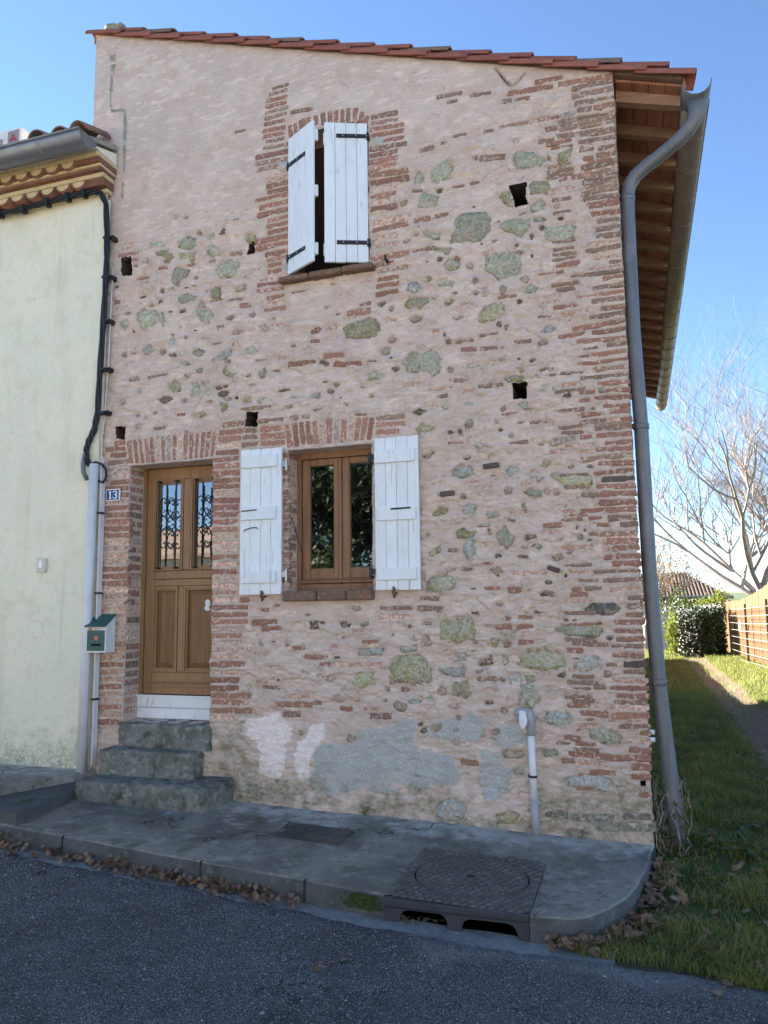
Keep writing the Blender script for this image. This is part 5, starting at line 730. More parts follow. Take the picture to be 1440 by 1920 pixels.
cx_ = -4.338; th = [(cx_-.017, 2.632, .009)]+[(cx_+.018*math.cos(a), 2.629+.016*math.sin(a), .006+.006*max(0, math.cos(a))) for a in np.linspace(2.4, -1.1, 12)]+[(cx_-.003, 2.6135, .005)]
th2 = [(cx_-.003, 2.6135, .005)]+[(cx_+.019*math.cos(a), 2.5955+.018*math.sin(a), .006+.007*max(0, math.cos(a))) for a in np.linspace(1.2, -2.5, 12)]+[(cx_-.019, 2.591, .009)]
a_, b_ = ribbon(th, y0, y1), ribbon(th2, y0-.0003, y1); a_.add(b_.v, b_.f).obj('digit_three', M['enamel_white'], pl)
box_ = thing('letter_box', (-4.39, -.07, 1.25), 'white metal letter box with dark green lid and door', 'letter box')
M['box_white'] = mat('box_white', (.66, .68, .7), .4, [((.55, .57, .58), 'n', 8, .5, .7, .6)], [('n', 30, .1, .003)], spec=.5); M['box_green'] = mat('box_green', (.012, .075, .06), .45, [((.02, .1, .085), 'n', 18, .4, .7, .7), ((.03, .06, .05), 'n', 60, .5, .7, .5)], [('n', 60, .15, .002)], spec=.5)
M['sticker'] = mat('sticker', (.5, .16, .085), .6, [((.42, .2, .14), 'n', 60, .4, .65, .7)]); M['paper'] = mat('paper_label', (.6, .58, .5), .8)
M['hole_dark'] = mat('hole_dark', (.01, .01, .012), .9)
x0, x1, yb, yf, z0, z1 = -4.503, -4.298, -.018, -.135, 1.246, 1.505
MB().prism([(yf, z0), (yf, z1-.03), (yb, z1+.05), (yb, z0-.0)], 'x', x0, x1).obj('body', M['box_white'], box_)
MB().prism([(yf-.022, z1-.045), (yf-.022, z1-.038), (yb, z1+.062), (yb, z1+.052)], 'x', x0-.006, x1+.006).obj('lid', M['box_green'], box_)
dr = MB().bevbox((x0+.014, yf-.006, z0+.014), (x1-.014, yf-.0008, z1-.072), .003).obj('door', M['box_green'], box_)
MB().box((x0+.06, yf-.0085, z0+.055), (x1-.05, yf-.0062, z0+.075)).obj('slot', M['hole_dark'], dr); MB().box((x0+.06, yf-.009, z0+.044), (x1-.05, yf-.0062, z0+.05)).obj('slot_lip', M['box_green'], dr)
MB().prism([(x0+.088, z0+.105), (x0+.128, z0+.103), (x0+.126, z0+.142), (x0+.086, z0+.14)], 'y', yf-.0075, yf-.0062).obj('square_sticker', M['sticker'], dr)
MB().box((x0+.025, yf-.002, z1-.07), (x0+.06, yf-.0006, z1-.05)).obj('red_sticker', M['sticker'], box_); MB().box((x0+.07, yf-.002, z1-.068), (x1-.035, yf-.0006, z1-.052)).obj('name_label', M['paper'], box_)
MB().box((x0+.088, yf-.0032, z1-.066), (x0+.094, yf-.0022, z1-.054)).box((x0+.1, yf-.0032, z1-.058), (x0+.112, yf-.0022, z1-.054)).obj('name_writing', M['hole_dark'], box_)
dp = thing('drain_pipe', (-.757, -.04, 0), 'short white drain pipe with taped grey elbow on the stone wall', 'pipe')
M['pvc_white'] = mat('pvc_white', (.74, .75, .76), .4, [((.62, .63, .62), 'n', 9, .5, .7, .6)], spec=.5); M['pvc_light'] = mat('pvc_light_grey', (.36, .375, .39), .45, [((.28, .29, .3), 'n', 9, .5, .7, .6)], spec=.4)
MB().tube([(-.768, -.04, .70), (-.762, -.04, .25)], .0245, 14).obj('white_tube', M['pvc_white'], dp, smooth=True)
MB().tube([(-.762, -.04, .26), (-.757, -.045, .02)], .0275, 14).obj('lower_sleeve', M['pvc_light'], dp, smooth=True)
MB().tube([(-.768, -.04, .69), (-.77, -.04, .80), (-.775, -.04, .826), (-.79, -.035, .842), (-.83, -.02, .845), (-.862, .0, .84), (-.87, .03, .835)], [.032, .032, .034, .034, .032, .032, .032], 14).obj('elbow', M['pvc_light'], dp, smooth=True)
bagv = [(-.842, -.07, .862), (-.80, -.075, .858), (-.785, -.082, .80), (-.79, -.085, .765), (-.82, -.09, .735), (-.845, -.08, .775), (-.815, -.1, .80)]
MB().add(bagv, [(0, 1, 6), (1, 2, 6), (2, 3, 6), (3, 4, 6), (4, 5, 6), (5, 0, 6)]).obj('plastic_wrap', M['pvc_white'], dp)
MB().tube([(-.764, -.04, .418), (-.764, -.04, .402)], .0285, 14).box((-.8, -.04, .403), (-.785, .01, .417)).obj('clip', M['iron'], dp)
# ------------------------------------------------------------------ entrance steps
stp = thing('entrance_steps', (-3.8, -.2, .1), 'three worn mossy concrete steps up to the wooden door', 'steps')
def slab(x0, x1, y0, y1, z0, z1, seed):
    # block with rough, slightly rounded arris
    nx_, ny_, nz_ = int((x1-x0)/.03), max(2, int((y1-y0)/.03)), max(3, int((z1-z0)/.03)); V = []; F = []; g = np.random.default_rng(seed)
    def P(a, b, c): 
        x = x0+(x1-x0)*a; y = y0+(y1-y0)*b; z = z0+(z1-z0)*c
        e = .003*math.sin(31*x+7*z+seed)+.0025*math.sin(53*y+23*x)+.0025*math.sin(91*z+37*x)
        k = (b < .02)+(c > .98)+(a < .01)+(a > .99)
        r = .009 if k >= 2 else 0
        return (x-(r if a > .99 else -r if a < .01 else 0)+(e if a > .99 or a < .01 else 0), y+(r if b < .02 else 0)+(e if b < .02 else 0), z-(r if c > .98 else 0)+(e*.6 if c > .98 else 0))
    def grid(fn, nu, nv):
        o = len(V)
        for i in range(nu+1):
            for j in range(nv+1): V.append(P(*fn(i/nu, j/nv)))
        F.extend((o+i*(nv+1)+j, o+(i+1)*(nv+1)+j, o+(i+1)*(nv+1)+j+1, o+i*(nv+1)+j+1) for i in range(nu) for j in range(nv))
    grid(lambda u, v: (u, 0, v), nx_, nz_); grid(lambda u, v: (u, v, 1), nx_, ny_); grid(lambda u, v: (1, u, v), ny_, nz_); grid(lambda u, v: (0, 1-u, v), ny_, nz_)
    return MB().add(V, F)
slab(-4.335, -3.14, -.42, -.006, -.05, .263, 1).obj('step', M['conc'], stp)
slab(-4.305, -3.415, -.18, -.008, .255, .468, 2).obj('step', M['conc'], stp)
slab(-4.225, -3.345, -.055, .186, .46, .664, 3).obj('step', M['conc'], stp)
# ------------------------------------------------------------------ neighbour
nb_ = thing('neighbour_house', (-8, 0, .2), 'lower cream rendered house with a tiled cornice and zinc gutter', 'house')
NW = []; nx_, nz_ = 120, 150; V = []
for i in range(nx_+1):
    for j in range(nz_+1):
        x = -13+(8.505)*i/nx_; z = -.2+5.66*j/nz_; V.append((x, -.055+.012*math.sin(x*2.1+z*1.3)*math.sin(z*1.7)+random.uniform(-.001, .001), z))
MB().add(V, [(i*(nz_+1)+j, (i+1)*(nz_+1)+j, (i+1)*(nz_+1)+j+1, i*(nz_+1)+j+1) for i in range(nx_) for j in range(nz_)]).obj('wall', M['cream_wall'], nb_, smooth=True)
MB().box((-13, .03, -.2), (-4.75, 8, 5.4)).box((-4.6, -.045, -.2), (-4.497, -.012, 5.4)).obj('end_wall', M['cream'], nb_)
M['cornice_tile'] = mat('cornice_tile', (.25, .115, .08), .9, [((.18, .085, .06), 'n', 14, .4, .62, .8), ((.33, .19, .13), 'n', 40, .55, .7, .6)], objvar=.15)
cor = MB().box((-13, -.09, 5.44), (-4.475, -.02, 5.48)).obj('cornice', M['cornice'], nb_)
def cornice_row(z, yp, pitch, m1, off):
    k = 0; x = -4.58-off
    while x > -7.2:
        V = []; F = []; r = pitch*.48; n_ = 8; dep = .25
        for y in (yp, yp+dep):
            for rr in (r, r-.014):
                for i in range(n_+1):
                    a = math.pi+math.pi*i/n_; V.append((x+rr*math.cos(a), y, z+rr*math.sin(a)*.8))
        m_ = n_+1
        for i in range(n_): F += [(i, i+1, 2*m_+i+1, 2*m_+i), (m_+i+1, m_+i, 3*m_+i, 3*m_+i+1), (i+1, i, m_+i, m_+i+1)]
        MB().add(V, F).obj('cornice_tile', M['cornice_tile'], cor, smooth=True)
        P = [(x+(r-.016)*math.cos(math.pi+math.pi*i/n_), z+(r-.016)*math.sin(math.pi+math.pi*i/n_)*.8) for i in range(n_+1)]
        MB().prism(P, 'y', yp+.006, yp+dep-.01).obj('cornice_plug', M['cornice'], cor); x -= pitch; k += 1
cornice_row(5.552, -.17, .178, 0, .16); cornice_row(5.69, -.275, .178, 0, .2)
MB().box((-13, -.175, 5.554), (-4.462, -.02, 5.594)).obj('cornice_band', M['cornice'], cor)
MB().box((-13, -.222, 5.597), (-4.45, -.02, 5.617)).obj('cornice_brick_band', M['cornice_tile'], cor)
MB().box((-13, -.24, 5.62), (-4.445, -.02, 5.642)).obj('cornice_band', M['cornice'], cor)
MB().box((-13, -.285, 5.692), (-4.435, -.02, 5.74)).obj('cornice_band', M['cornice'], cor)
MB().box((-4.70, -.268, 5.645), (-4.44, -.02, 5.69)).obj('cornice_corner_tile', M['cornice_tile'], cor); MB().box((-4.66, -.155, 5.484), (-4.465, -.02, 5.55)).obj('cornice_corner_tile', M['cornice_tile'], cor)
MB().prism([(-.34, 5.742), (-.02, 5.742), (-.02, 5.85), (-.34, 5.75)], 'x', -4.56, -4.437).obj('verge_mortar', M['cream'], nb_)
MB().prism([(-.40, 5.765), (1.2, 6.245), (1.2, 6.3), (-.40, 5.80)], 'x', -13, -4.76).prism([(-.40, 5.765), (-.03, 5.876), (-.03, 5.93), (-.40, 5.80)], 'x', -4.757, -4.43).obj('roof_deck', M['mortar'], nb_)
RT = MB(); V0, F0 = tile(1.9, .108, .108); nroof = None
NT = bpy.data.meshes.new('roof_tile'); NT.from_pydata(V0, [], F0); NT.materials.append(M['old_tile'])
for k in range(26):
    x = -4.60-k*.235
    if x > -4.7: 
        q = MB().add(*tile(.36, .095, .095)); q.v = [tuple(Matrix.Rotation(R(17.5), 3, 'X') @ (rz(-math.pi/2) @ Vector(p))+Vector((x, -.02, 6.02))) for p in q.v]; q.obj('roof_tile', M['old_tile'], nb_, smooth=True); continue
    o = bpy.data.objects.new('roof_tile', NT); sc.collection.objects.link(o); o.parent = nb_; o.matrix_parent_inverse = nb_.matrix_world.inverted()
    o.matrix_basis = Matrix.Translation((x, 1.48+random.uniform(-.02, .02), 6.47 if k < 3 else 6.40)) @ Matrix.Rotation(R(16.7), 4, 'X') @ Matrix.Rotation(-math.pi/2, 4, 'Z')
ng = MB(); V, F = halfround(0, 8.6, 0, 0, .118); V = [(-4.425-p[1], -.43-p[0], 5.785+p[2]) for p in V]; ngo = MB().add(V, F).obj('gutter', M['zinc'], nb_, smooth=True)
MB().prism([(-.43+.116*math.cos(math.pi+math.pi*i/12), 5.784+.116*math.sin(math.pi+math.pi*i/12)) for i in range(13)], 'x', -4.427, -4.422).obj('gutter_end', M['zinc'], ngo)
MB().tube([(-4.424, -.548, 5.788), (-13, -.548, 5.788)], .011, 8).obj('gutter_rim', M['zinc'], ngo)
for x in (-4.86, -5.4): 
    V, F = halfround(0, .03, 0, 0, .122, .004); MB().add([(x-p[1], -.43-p[0], 5.785+p[2]) for p in V], F).obj('gutter_bracket', M['zinc'], ngo, smooth=True)
bell = thing('bell_plate', (-5.07, -.06, 1.99), 'small ivory switch plate on the cream wall', 'switch')
MB().bevbox((-5.11, -.085, 1.945), (-5.015, -.055, 2.075), .006).obj('plate', M['paper'], bell); MB().bevbox((-5.085, -.091, 1.985), (-5.045, -.086, 2.05), .002).obj('button', M['enamel_white'], bell)
# air conditioner on the neighbour's roof
ac = thing('air_conditioner', (-7.5, 1.5, 6.7), 'white outdoor air conditioner with red diamond emblem behind the gutter', 'air conditioner')
M['ac_white'] = mat('ac_white', (.66, .66, .63), .5, [((.58, .58, .55), 'n', 5, .45, .7, .6)], spec=.4); M['ac_grey'] = mat('ac_grille', (.25, .26, .27), .6); M['emblem_red'] = mat('emblem_red', (.42, .012, .03), .5)
MB().bevbox((-8.02, 1.5, 6.85), (-7.105, 1.82, 7.70), .015).obj('casing', M['ac_white'], ac); MB().box((-8.0, 1.55, 6.3), (-7.9, 1.8, 6.87)).box((-7.25, 1.55, 6.3), (-7.15, 1.8, 6.87)).obj('feet', M['iron'], ac)
gr = MB()
for k in range(22): gr.box((-7.98, 1.488, 6.93+k*.03), (-7.395, 1.4985, 6.945+k*.03))
gr.obj('fan_grille', M['ac_grey'], ac)
MB().box((-7.315, 1.494, 7.46), (-7.145, 1.4992, 7.66)).obj('emblem_panel', M['ac_grey'], ac)
cxm, czm, em = -7.23, 7.555, MB()
for k in range(3):
    a = math.pi/2+k*2*math.pi/3; d = Vector((math.cos(a), math.sin(a))); n_ = Vector((-d.y, d.x)); s_ = .066
    P = [(0, 0), tuple(d*s_/2+n_*s_*.3), tuple(d*s_*1.02), tuple(d*s_/2-n_*s_*.3)]; em.prism([(cxm+p[0], czm+p[1]) for p in P], 'y', 1.490-.0006*k, 1.4938)
em.obj('emblem', M['emblem_red'], ac)
# cables and conduits at the joint between the houses
cb = thing('cable_bundle', (-4.5, -.1, 3.2), 'thick black cable bundle running under the cornice and down the corner', 'cable')
path = [(-6.2, -.13, 5.43), (-5.85, -.13, 5.44), (-5.5, -.13, 5.425), (-5.2, -.13, 5.44), (-4.95, -.13, 5.45), (-4.75, -.13, 5.455), (-4.6, -.12, 5.455), (-4.53, -.11, 5.43), (-4.485, -.09, 5.33), (-4.465, -.085, 5.0), (-4.46, -.085, 4.7), (-4.475, -.085, 4.2), (-4.495, -.085, 3.7), (-4.505, -.085, 3.35), (-4.53, -.09, 3.2), (-4.58, -.095, 3.1), (-4.60, -.1, 3.02), (-4.585, -.105, 2.93), (-4.56, -.1, 2.87)]
P_ = []
for i in range(len(path)-1):
    for k in range(6): P_.append(Vector(path[i]).lerp(Vector(path[i+1]), k/6))
for s_ in range(4):
    pts = []
    for i, p in enumerate(P_):
        a = i*.32+s_*math.pi/2; t = (P_[min(i+1, len(P_)-1)]-P_[max(i-1, 0)]).normalized(); u = t.cross(Vector((0, 1, 0))).normalized(); w_ = Vector((0, 1, 0))
        pts.append(p+u*.017*math.cos(a)+w_*.012*math.sin(a))
    MB().tube(pts, .0125, 6).obj('cable', M['cable'], cb, smooth=True)
for q in (4, 9, 14, 20, 26, 32): p = P_[q]; MB().box((p.x-.018, p.y-.03, p.z-.045), (p.x+.02, p.y+.03, p.z+.03)).tube([(p.x, p.y-.02, p.z-.02), (p.x+.03, p.y-.03, p.z-.075)], .008, 5).obj('cable_clip', M['cable'], cb)
for z in (5.0, 4.62, 4.2, 3.75, 3.35): MB().box((-4.50, -.1, z-.012), (-4.43, -.045, z+.012)).box((-4.44, -.07, z-.02), (-4.41, .01, z+.02)).obj('wall_clip', M['iron'], cb)
loop = [(-4.56, -.09, 2.88), (-4.50, -.09, 2.905), (-4.44, -.08, 2.88), (-4.405, -.07, 2.83), (-4.40, -.07, 2.77), (-4.43, -.07, 2.72), (-4.47, -.08, 2.735), (-4.49, -.08, 2.75)]
MB().tube(loop, .011, 6).obj('cable_loop', M['cable'], cb, smooth=True)
MB().tube([(-4.60, -.11, 2.99), (-4.62, -.11, 2.9), (-4.615, -.11, 2.82), (-4.58, -.1, 2.75)], .02, 8).obj('grey_sleeve', M['pvc_grey'], cb, smooth=True)
wc = [(-4.425, -.04, 4.72), (-4.43, -.04, 4.4), (-4.44, -.035, 4.0), (-4.455, -.035, 3.6), (-4.47, -.035, 3.3), (-4.485, -.04, 3.1), (-4.48, -.04, 2.97), (-4.45, -.04, 2.87), (-4.41, -.035, 2.80), (-4.38, -.035, 2.80), (-4.34, -.025, 2.83), (-4.31, -.02, 2.85), (-4.27, -.018, 2.85), (-4.2, -.014, 2.845)]
MB().tube(wc, .0055, 6).obj('white_cable', M['conduit'], None, smooth=True, label='thin white cable looping down beside the black bundle to the door lintel', cat='cable')
cd = thing('conduit_pipe', (-4.55, -.1, .25), 'pale grey plastic conduit up the joint between the two houses', 'pipe')
MB().tube([(-4.505, -.105, 2.885), (-4.525, -.105, 1.5), (-4.53, -.105, .24)], .04, 18).obj('tube', M['conduit'], cd, smooth=True)
MB().box((-4.462, -.075, .3), (-4.448, -.02, 2.86)).obj('side_strip', M['conduit'], cd)
for z in (2.45, 1.75, .85): MB().box((-4.47, -.09, z-.008), (-4.43, -.03, z+.008)).obj('clip', M['iron'], cd)
# ------------------------------------------------------------------ ground, road, pavement
def zr_(x): return -.125-.027*x
KERB = [(-13, -.28), (-6, -.96), (-4.34, -1.15), (-2.88, -1.30), (-1.94, -1.385), (-1.405, -1.436), (-.615, -1.445), (-.42, -1.415), (-.33, -1.35), (-.22, -1.19), (-.14, -1.0), (-.09, -.83), (-.045, -.55), (-.005, -.2), (.02, .02)]
zp = lambda x: -.027*x
def interp(P, x):
    for (a, b), (c, d) in zip(P[:-1], P[1:]):
        if a <= x <= c: return b+(d-b)*(x-a)/(c-a)
    return P[-1][1] if x > P[-1][0] else P[0][1]
def gz_(x, y):
    n = .03*math.sin(x*1.7+y*.9)+.02*math.sin(x*4.1-y*2.3)
    base = zr_(max(min(x, 30), -30))-.05 if y < -1.61 else None
    t = min(max((y+1.5)/1.6, 0), 1); g = (1-t)*(zr_(max(min(x, 12), -4))-.005)+t*(-.07)
    t2 = min(max((y-1)/8, 0), 1); g = g*(1-t2)+t2*(-.02)
    bank = .42*min(max((x-1.9)/1.3, 0), 1)*min(max((20-y)/9, 0), 1)*min(max((y+1)/4, 0), 1)
    g += bank+n*min(max((y+1.3)/2, 0), 1)*.7
    if y > 22: g -= (min(y, 60)-22)*.05
    if 1.3 < x < 1.75 and 0 < y < 20: g -= .03
    if x < .02 and y > (interp(KERB, x)+.03 if x > -.6 else -1.37): g = -.42
    if base is not None: g = base
    return g
xs = sorted(set([-1500, -600, -250, -100, -40, -15, -8]+[round(-4+.25*k, 3) for k in range(16)]+[-.6,-.55,-.5,-.45,-.4,-.35,-.3,-.25,-.2,-.16,-.12,-.09,-.06,-.03,0,.03,.06]+[round(.12+.12*k, 3) for k in range(36)]+[5, 6.5, 9, 14, 25, 50, 110, 260, 600, 1500]))
ys = sorted(set([-1500, -500, -200, -80, -40, -20, -9, -4, -2, -1.64, -1.6, -1.5]+[round(-1.4+.12*k, 3) for k in range(70)]+[round(7.2+.4*k, 3) for k in range(46)]+[28, 34, 45, 60, 90, 150, 300, 700, 1800]))
V = [(x, y, gz_(x, y)) for x in xs for y in ys]; n_ = len(ys)
MB().add(V, [(i*n_+j, (i+1)*n_+j, (i+1)*n_+j+1, i*n_+j+1) for i in range(len(xs)-1) for j in range(n_-1)]).obj('ground', M['ground'], smooth=True, kind='structure')
CHAN = [(-13, -.46), (-6, -1.14), (-3.84, -1.345), (-2.17, -1.49), (-1.34, -1.575), (-.64, -1.6), (-.36, -1.58)]
# road sheet with a wandering edge
rx_ = np.concatenate([np.linspace(-30, -6, 12), np.linspace(-5.9, 2.5, 190), np.linspace(2.7, 30, 14)])
V = []; F = []; yl = [0, .02, .1, .3, .7, 1.4, 3, 6.6]
for x in rx_:
    e = interp(CHAN, x) if x < -.36 else -1.565-.012*(x+.36)
    e += .012*math.sin(x*9)+.008*math.sin(x*23)+.006*math.sin(x*51)
    for d in yl: V.append((x, e-d, zr_(x)+(.012 if d > .01 else -.01)-.004*math.sin(x*3)*min(d, 1)))
k = len(yl); F = [(i*k+j, i*k+j+1, (i+1)*k+j+1, (i+1)*k+j) for i in range(len(rx_)-1) for j in range(k-1)]
MB().add(V, F).obj('road', M['asphalt'], smooth=True, kind='structure')
V = []; F = []
ch = np.linspace(-9, -.2, 120)
for x in ch:
    k0 = interp(KERB[:8], x)+.03; e = interp(CHAN, x)-.03
    V += [(x, k0, zr_(x)+.004+.003*math.sin(x*14)), (x, (k0+e)/2, zr_(x)-.004), (x, e, zr_(x)+.004)]
F = [(i*3+j, i*3+j+1, (i+1)*3+j+1, (i+1)*3+j) for i in range(len(ch)-1) for j in (0, 1)]
MB().add(V, F).obj('gutter_channel', M['channel'], smooth=True, kind='structure')
# pavement: top sheet, rounded arris, kerb face
pts = []
for (a, b), (c, d) in zip(KERB[:-1], KERB[1:]):
    n_ = max(1, int(math.hypot(c-a, d-b)/.05)); pts += [(a+(c-a)*t/n_, b+(d-b)*t/n_) for t in range(n_)]
pts.append(KERB[-1])
DRX0, DRX1 = -1.405, -.615
V = []; F = []; prof = [(0, 0), (.02, 0), (.006, -.008), (0, -.022), (-.004, -.07), (-.008, -.2)]; top = []
rows = [1.0, .8, .6, .4, .2]
nrow = len(rows)+len(prof)
for i, (x, y) in enumerate(pts):
    a = pts[max(i-1, 0)]; b = pts[min(i+1, len(pts)-1)]; t = Vector((b[0]-a[0], b[1]-a[1])).normalized(); nx, ny = t.y, -t.x     # outward
    yi = .09; xi = min(x, -.0) if x > -.5 else x
    wob = .004*math.sin(x*17+y*9)+.003*math.sin(x*41-y*31)
    for s_ in rows: 
        xx = (x-.02*nx)*(1-s_)+(min(x, -.02))*s_; yy = (y-.02*ny)*(1-s_)+yi*s_; V.append((xx, yy, zp(xx)+.004*math.sin(xx*3+yy*5)+.003*math.sin(yy*11-xx*4)))
    for o_, dz in prof[1:] if False else prof:
        if (o_, dz) == (0, 0): V.append((x-.02*nx, y-.02*ny, zp(x)+.001)); continue
        off = {.02: -.014}.get(o_, -o_)
        V.append((x+nx*(off+wob), y+ny*(off+wob), zp(x)+dz))
for i in range(len(pts)-1):
    xm = (pts[i][0]+pts[i+1][0])/2
    for j in range(nrow-1):
        if DRX0 < xm < DRX1 and pts[i][1] < -1.2 and j >= len(rows)-2: continue
        F.append((i*nrow+j, i*nrow+j+1, (i+1)*nrow+j+1, (i+1)*nrow+j))
pv = MB().add(V, F).obj('pavement', M['pave'], smooth=True, kind='structure'); pv.data.materials.append(M['kerb'])
for p in pv.data.polygons:
    if abs(p.normal.z) < .6: p.material_index = 1
for xj in (-3.75, -2.62, -1.9):
    yj = interp(KERB, xj); MB().box((xj-.004, yj-.0075, zp(xj)-.12), (xj+.004, yj+.03, zp(xj)+.0012)).obj('kerb_joint', M['joint'], pv)
# the neighbour's raised pavement and ledge
slab_poly = [(-13, .02), (-4.46, .02), (-4.52, -.18), (-4.62, -.42), (-4.78, -.82), (-4.95, -1.06), (-6, -.98), (-13, -.3)]
MB().prism(slab_poly, 'z', -.2, .262).obj('raised_pavement', M['pave'], kind='structure')
MB().prism([(-4.47, .0), (-4.335, -.38), (-4.29, -.6), (-4.22, -1.13), (-4.9, -1.075), (-4.785, -.815), (-4.63, -.4), (-4.53, -.15)], 'z', -.2, .192).obj('pavement_ledge', M['kerb'], kind='structure')
# ------------------------------------------------------------------ cast iron road drain and inspection cover
dr_ = thing('road_drain', (-1.0, -1.0, 0), 'cast iron kerb drain with two arched mouths and a round patterned lid', 'drain')
x0, x1, yb, yf = -1.402, -.618, -.59, -1.452; zt = lambda x, y: zp(x)+.004
def dtop(poly_in=None):
    V = []; F = []; n_ = 40; cxd, cyd, rd = (x0+x1)/2, -1.0, .325
    out = []; inn = []
    for k in range(n_):
        a = 2*math.pi*k/n_; c_, s_ = math.cos(a), math.sin(a); m_ = max(abs(c_)/((x1-x0)/2), abs(s_)/(.43)); out.append((cxd+c_/m_, (yb+yf)/2+s_/m_)); inn.append((cxd+(rd+.010)*c_, cyd+(rd+.010)*s_))
    for P in (out, inn):
        for x, y in P: V.append((x, y, zt(x, y)))
    for x, y in inn: V.append((x, y, zt(x, y)-.02))
    F = [(k, (k+1) % n_, n_+(k+1) % n_, n_+k) for k in range(n_)]+[(n_+k, n_+(k+1) % n_, 2*n_+(k+1) % n_, 2*n_+k) for k in range(n_)]
    return MB().add(V, F)
dtop().obj('frame', M['cast_iron'], dr_)
cxd, cyd, rd = (x0+x1)/2, -1.0, .325
lid = MB().add([(cxd+rd*math.cos(2*math.pi*k/40), cyd+rd*math.sin(2*math.pi*k/40), zp(cxd+rd*math.cos(2*math.pi*k/40))+.003) for k in range(40)]+[(cxd+rd*math.cos(2*math.pi*k/40), cyd+rd*math.sin(2*math.pi*k/40), zp(cxd+rd*math.cos(2*math.pi*k/40))-.03) for k in range(40)], [tuple(range(40))]+[(k, (k+1) % 40, 40+(k+1) % 40, 40+k) for k in range(40)]).obj('lid', M['cast_iron'], dr_)
MB().box((cxd-.03, cyd-.012, zp(cxd)+.0035), (cxd+.03, cyd+.012, zp(cxd)+.005)).obj('keyhole', M['hole_dark'], lid)
tr = MB(); s_ = .048
for i in range(17):
    for j in range(19):
        x = x0+.014+i*s_+(j % 2)*s_/2; y = yf+.02+j*s_*.95
        r_ = math.hypot(x-cxd, y-cyd)
        if not (x0+.012 < x < x1-.012 and yf+.012 < y < yb-.012) or abs(r_-rd-.006) < .022 or r_ < .035: continue
        a, b = .0185, .010; z = zp(x)+(.003 if r_ < rd else .004); an = (i+j) % 2*1.1+.25; c_, q_ = math.cos(an), math.sin(an); V = []
        for u, v in ((-a, -b), (a, -b), (a, b), (-a, b)): V.append((x+u*c_-v*q_, y+u*q_+v*c_, z))
        for u, v in ((-a*.75, -b*.6), (a*.75, -b*.6), (a*.75, b*.6), (-a*.75, b*.6)): V.append((x+u*c_-v*q_, y+u*q_+v*c_, z+.009))
        tr.add(V, [(4, 5, 6, 7), (0, 1, 5, 4), (1, 2, 6, 5), (2, 3, 7, 6), (3, 0, 4, 7)])
tr.obj('tread_studs', M['cast_iron'], dr_, kind='stuff')
# front with two arches
fr = []; zb = -.16
def arch(a0, a1, zt_, n_=7, r=.055):
    P = [(a0, zb)]; 
    P += [(a0+r-r*math.cos(math.pi/2*k/n_), zt_-r+r*math.sin(math.pi/2*k/n_)) for k in range(n_+1)]
    P += [(a1-r+r*math.sin(math.pi/2*k/n_), zt_-r+r*math.cos(math.pi/2*k/n_)) for k in range(n_+1)]+[(a1, zb)]; return P
A1 = arch(x0+.09, x0+.355, zp(x0+.22)-.052); A2 = arch(x0+.43, x1-.06, zp(x1-.2)-.052)
outl = [(x0, zb)]+A1+A2+[(x1, zb), (x1, zp(x1)+.0), (x0, zp(x0)+.0)]
MB().prism(outl, 'y', yf, yf+.035).obj('arched_front', M['iron_face'], dr_)
MB().prism([(yf+.002, 0.0), (yf-.006, -.012), (yf-.006, -.035), (yf+.002, -.05)], 'x', x0, x1).obj('lip', M['iron_face'], dr_).location.z = zp(cxd)
MB().box((x0+.01, yb, -.5), (x1-.01, yb+.03, -.02)).box((x0-.01, yf+.03, -.5), (x0+.01, yb, -.02)).box((x1-.01, yf+.03, -.5), (x1+.01, yb, -.02)).box((x0, yf+.03, -.5), (x1, yb, -.47)).obj('pit', M['hole_dark'], dr_)
cv = thing('inspection_cover', (-2.2, -.57, .06), 'small rectangular iron inspection cover set in the pavement', 'cover')
P = [(-2.475, -.375), (-1.965, -.425), (-1.945, -.755), (-2.425, -.74)]
MB().prism(P, 'z', .0, .066).obj('plate', M['cover_iron'], cv)
V = [(x, y, zp(x)+.0075) for x, y in P]+[(-2.2+(x+2.2)*.96, -.57+(y+.57)*.94, zp(x)+.0075) for x, y in P]
MB().add(V, [(0, 1, 5, 4), (1, 2, 6, 5), (2, 3, 7, 6), (3, 0, 4, 7)]).obj('rim', M['iron_face'], cv)
tr = MB()
for i in range(22):
    for j in range(13):
        x = -2.42+i*.021+j*.0028; y = -.73+j*.0255-.08*(x+2.42)*(j/13)
        tr.box((x-.007, y-.006, zp(x)+.002), (x+.007, y+.006, zp(x)+.0095))
tr.obj('tread_studs', M['cover_iron'], cv, kind='stuff')
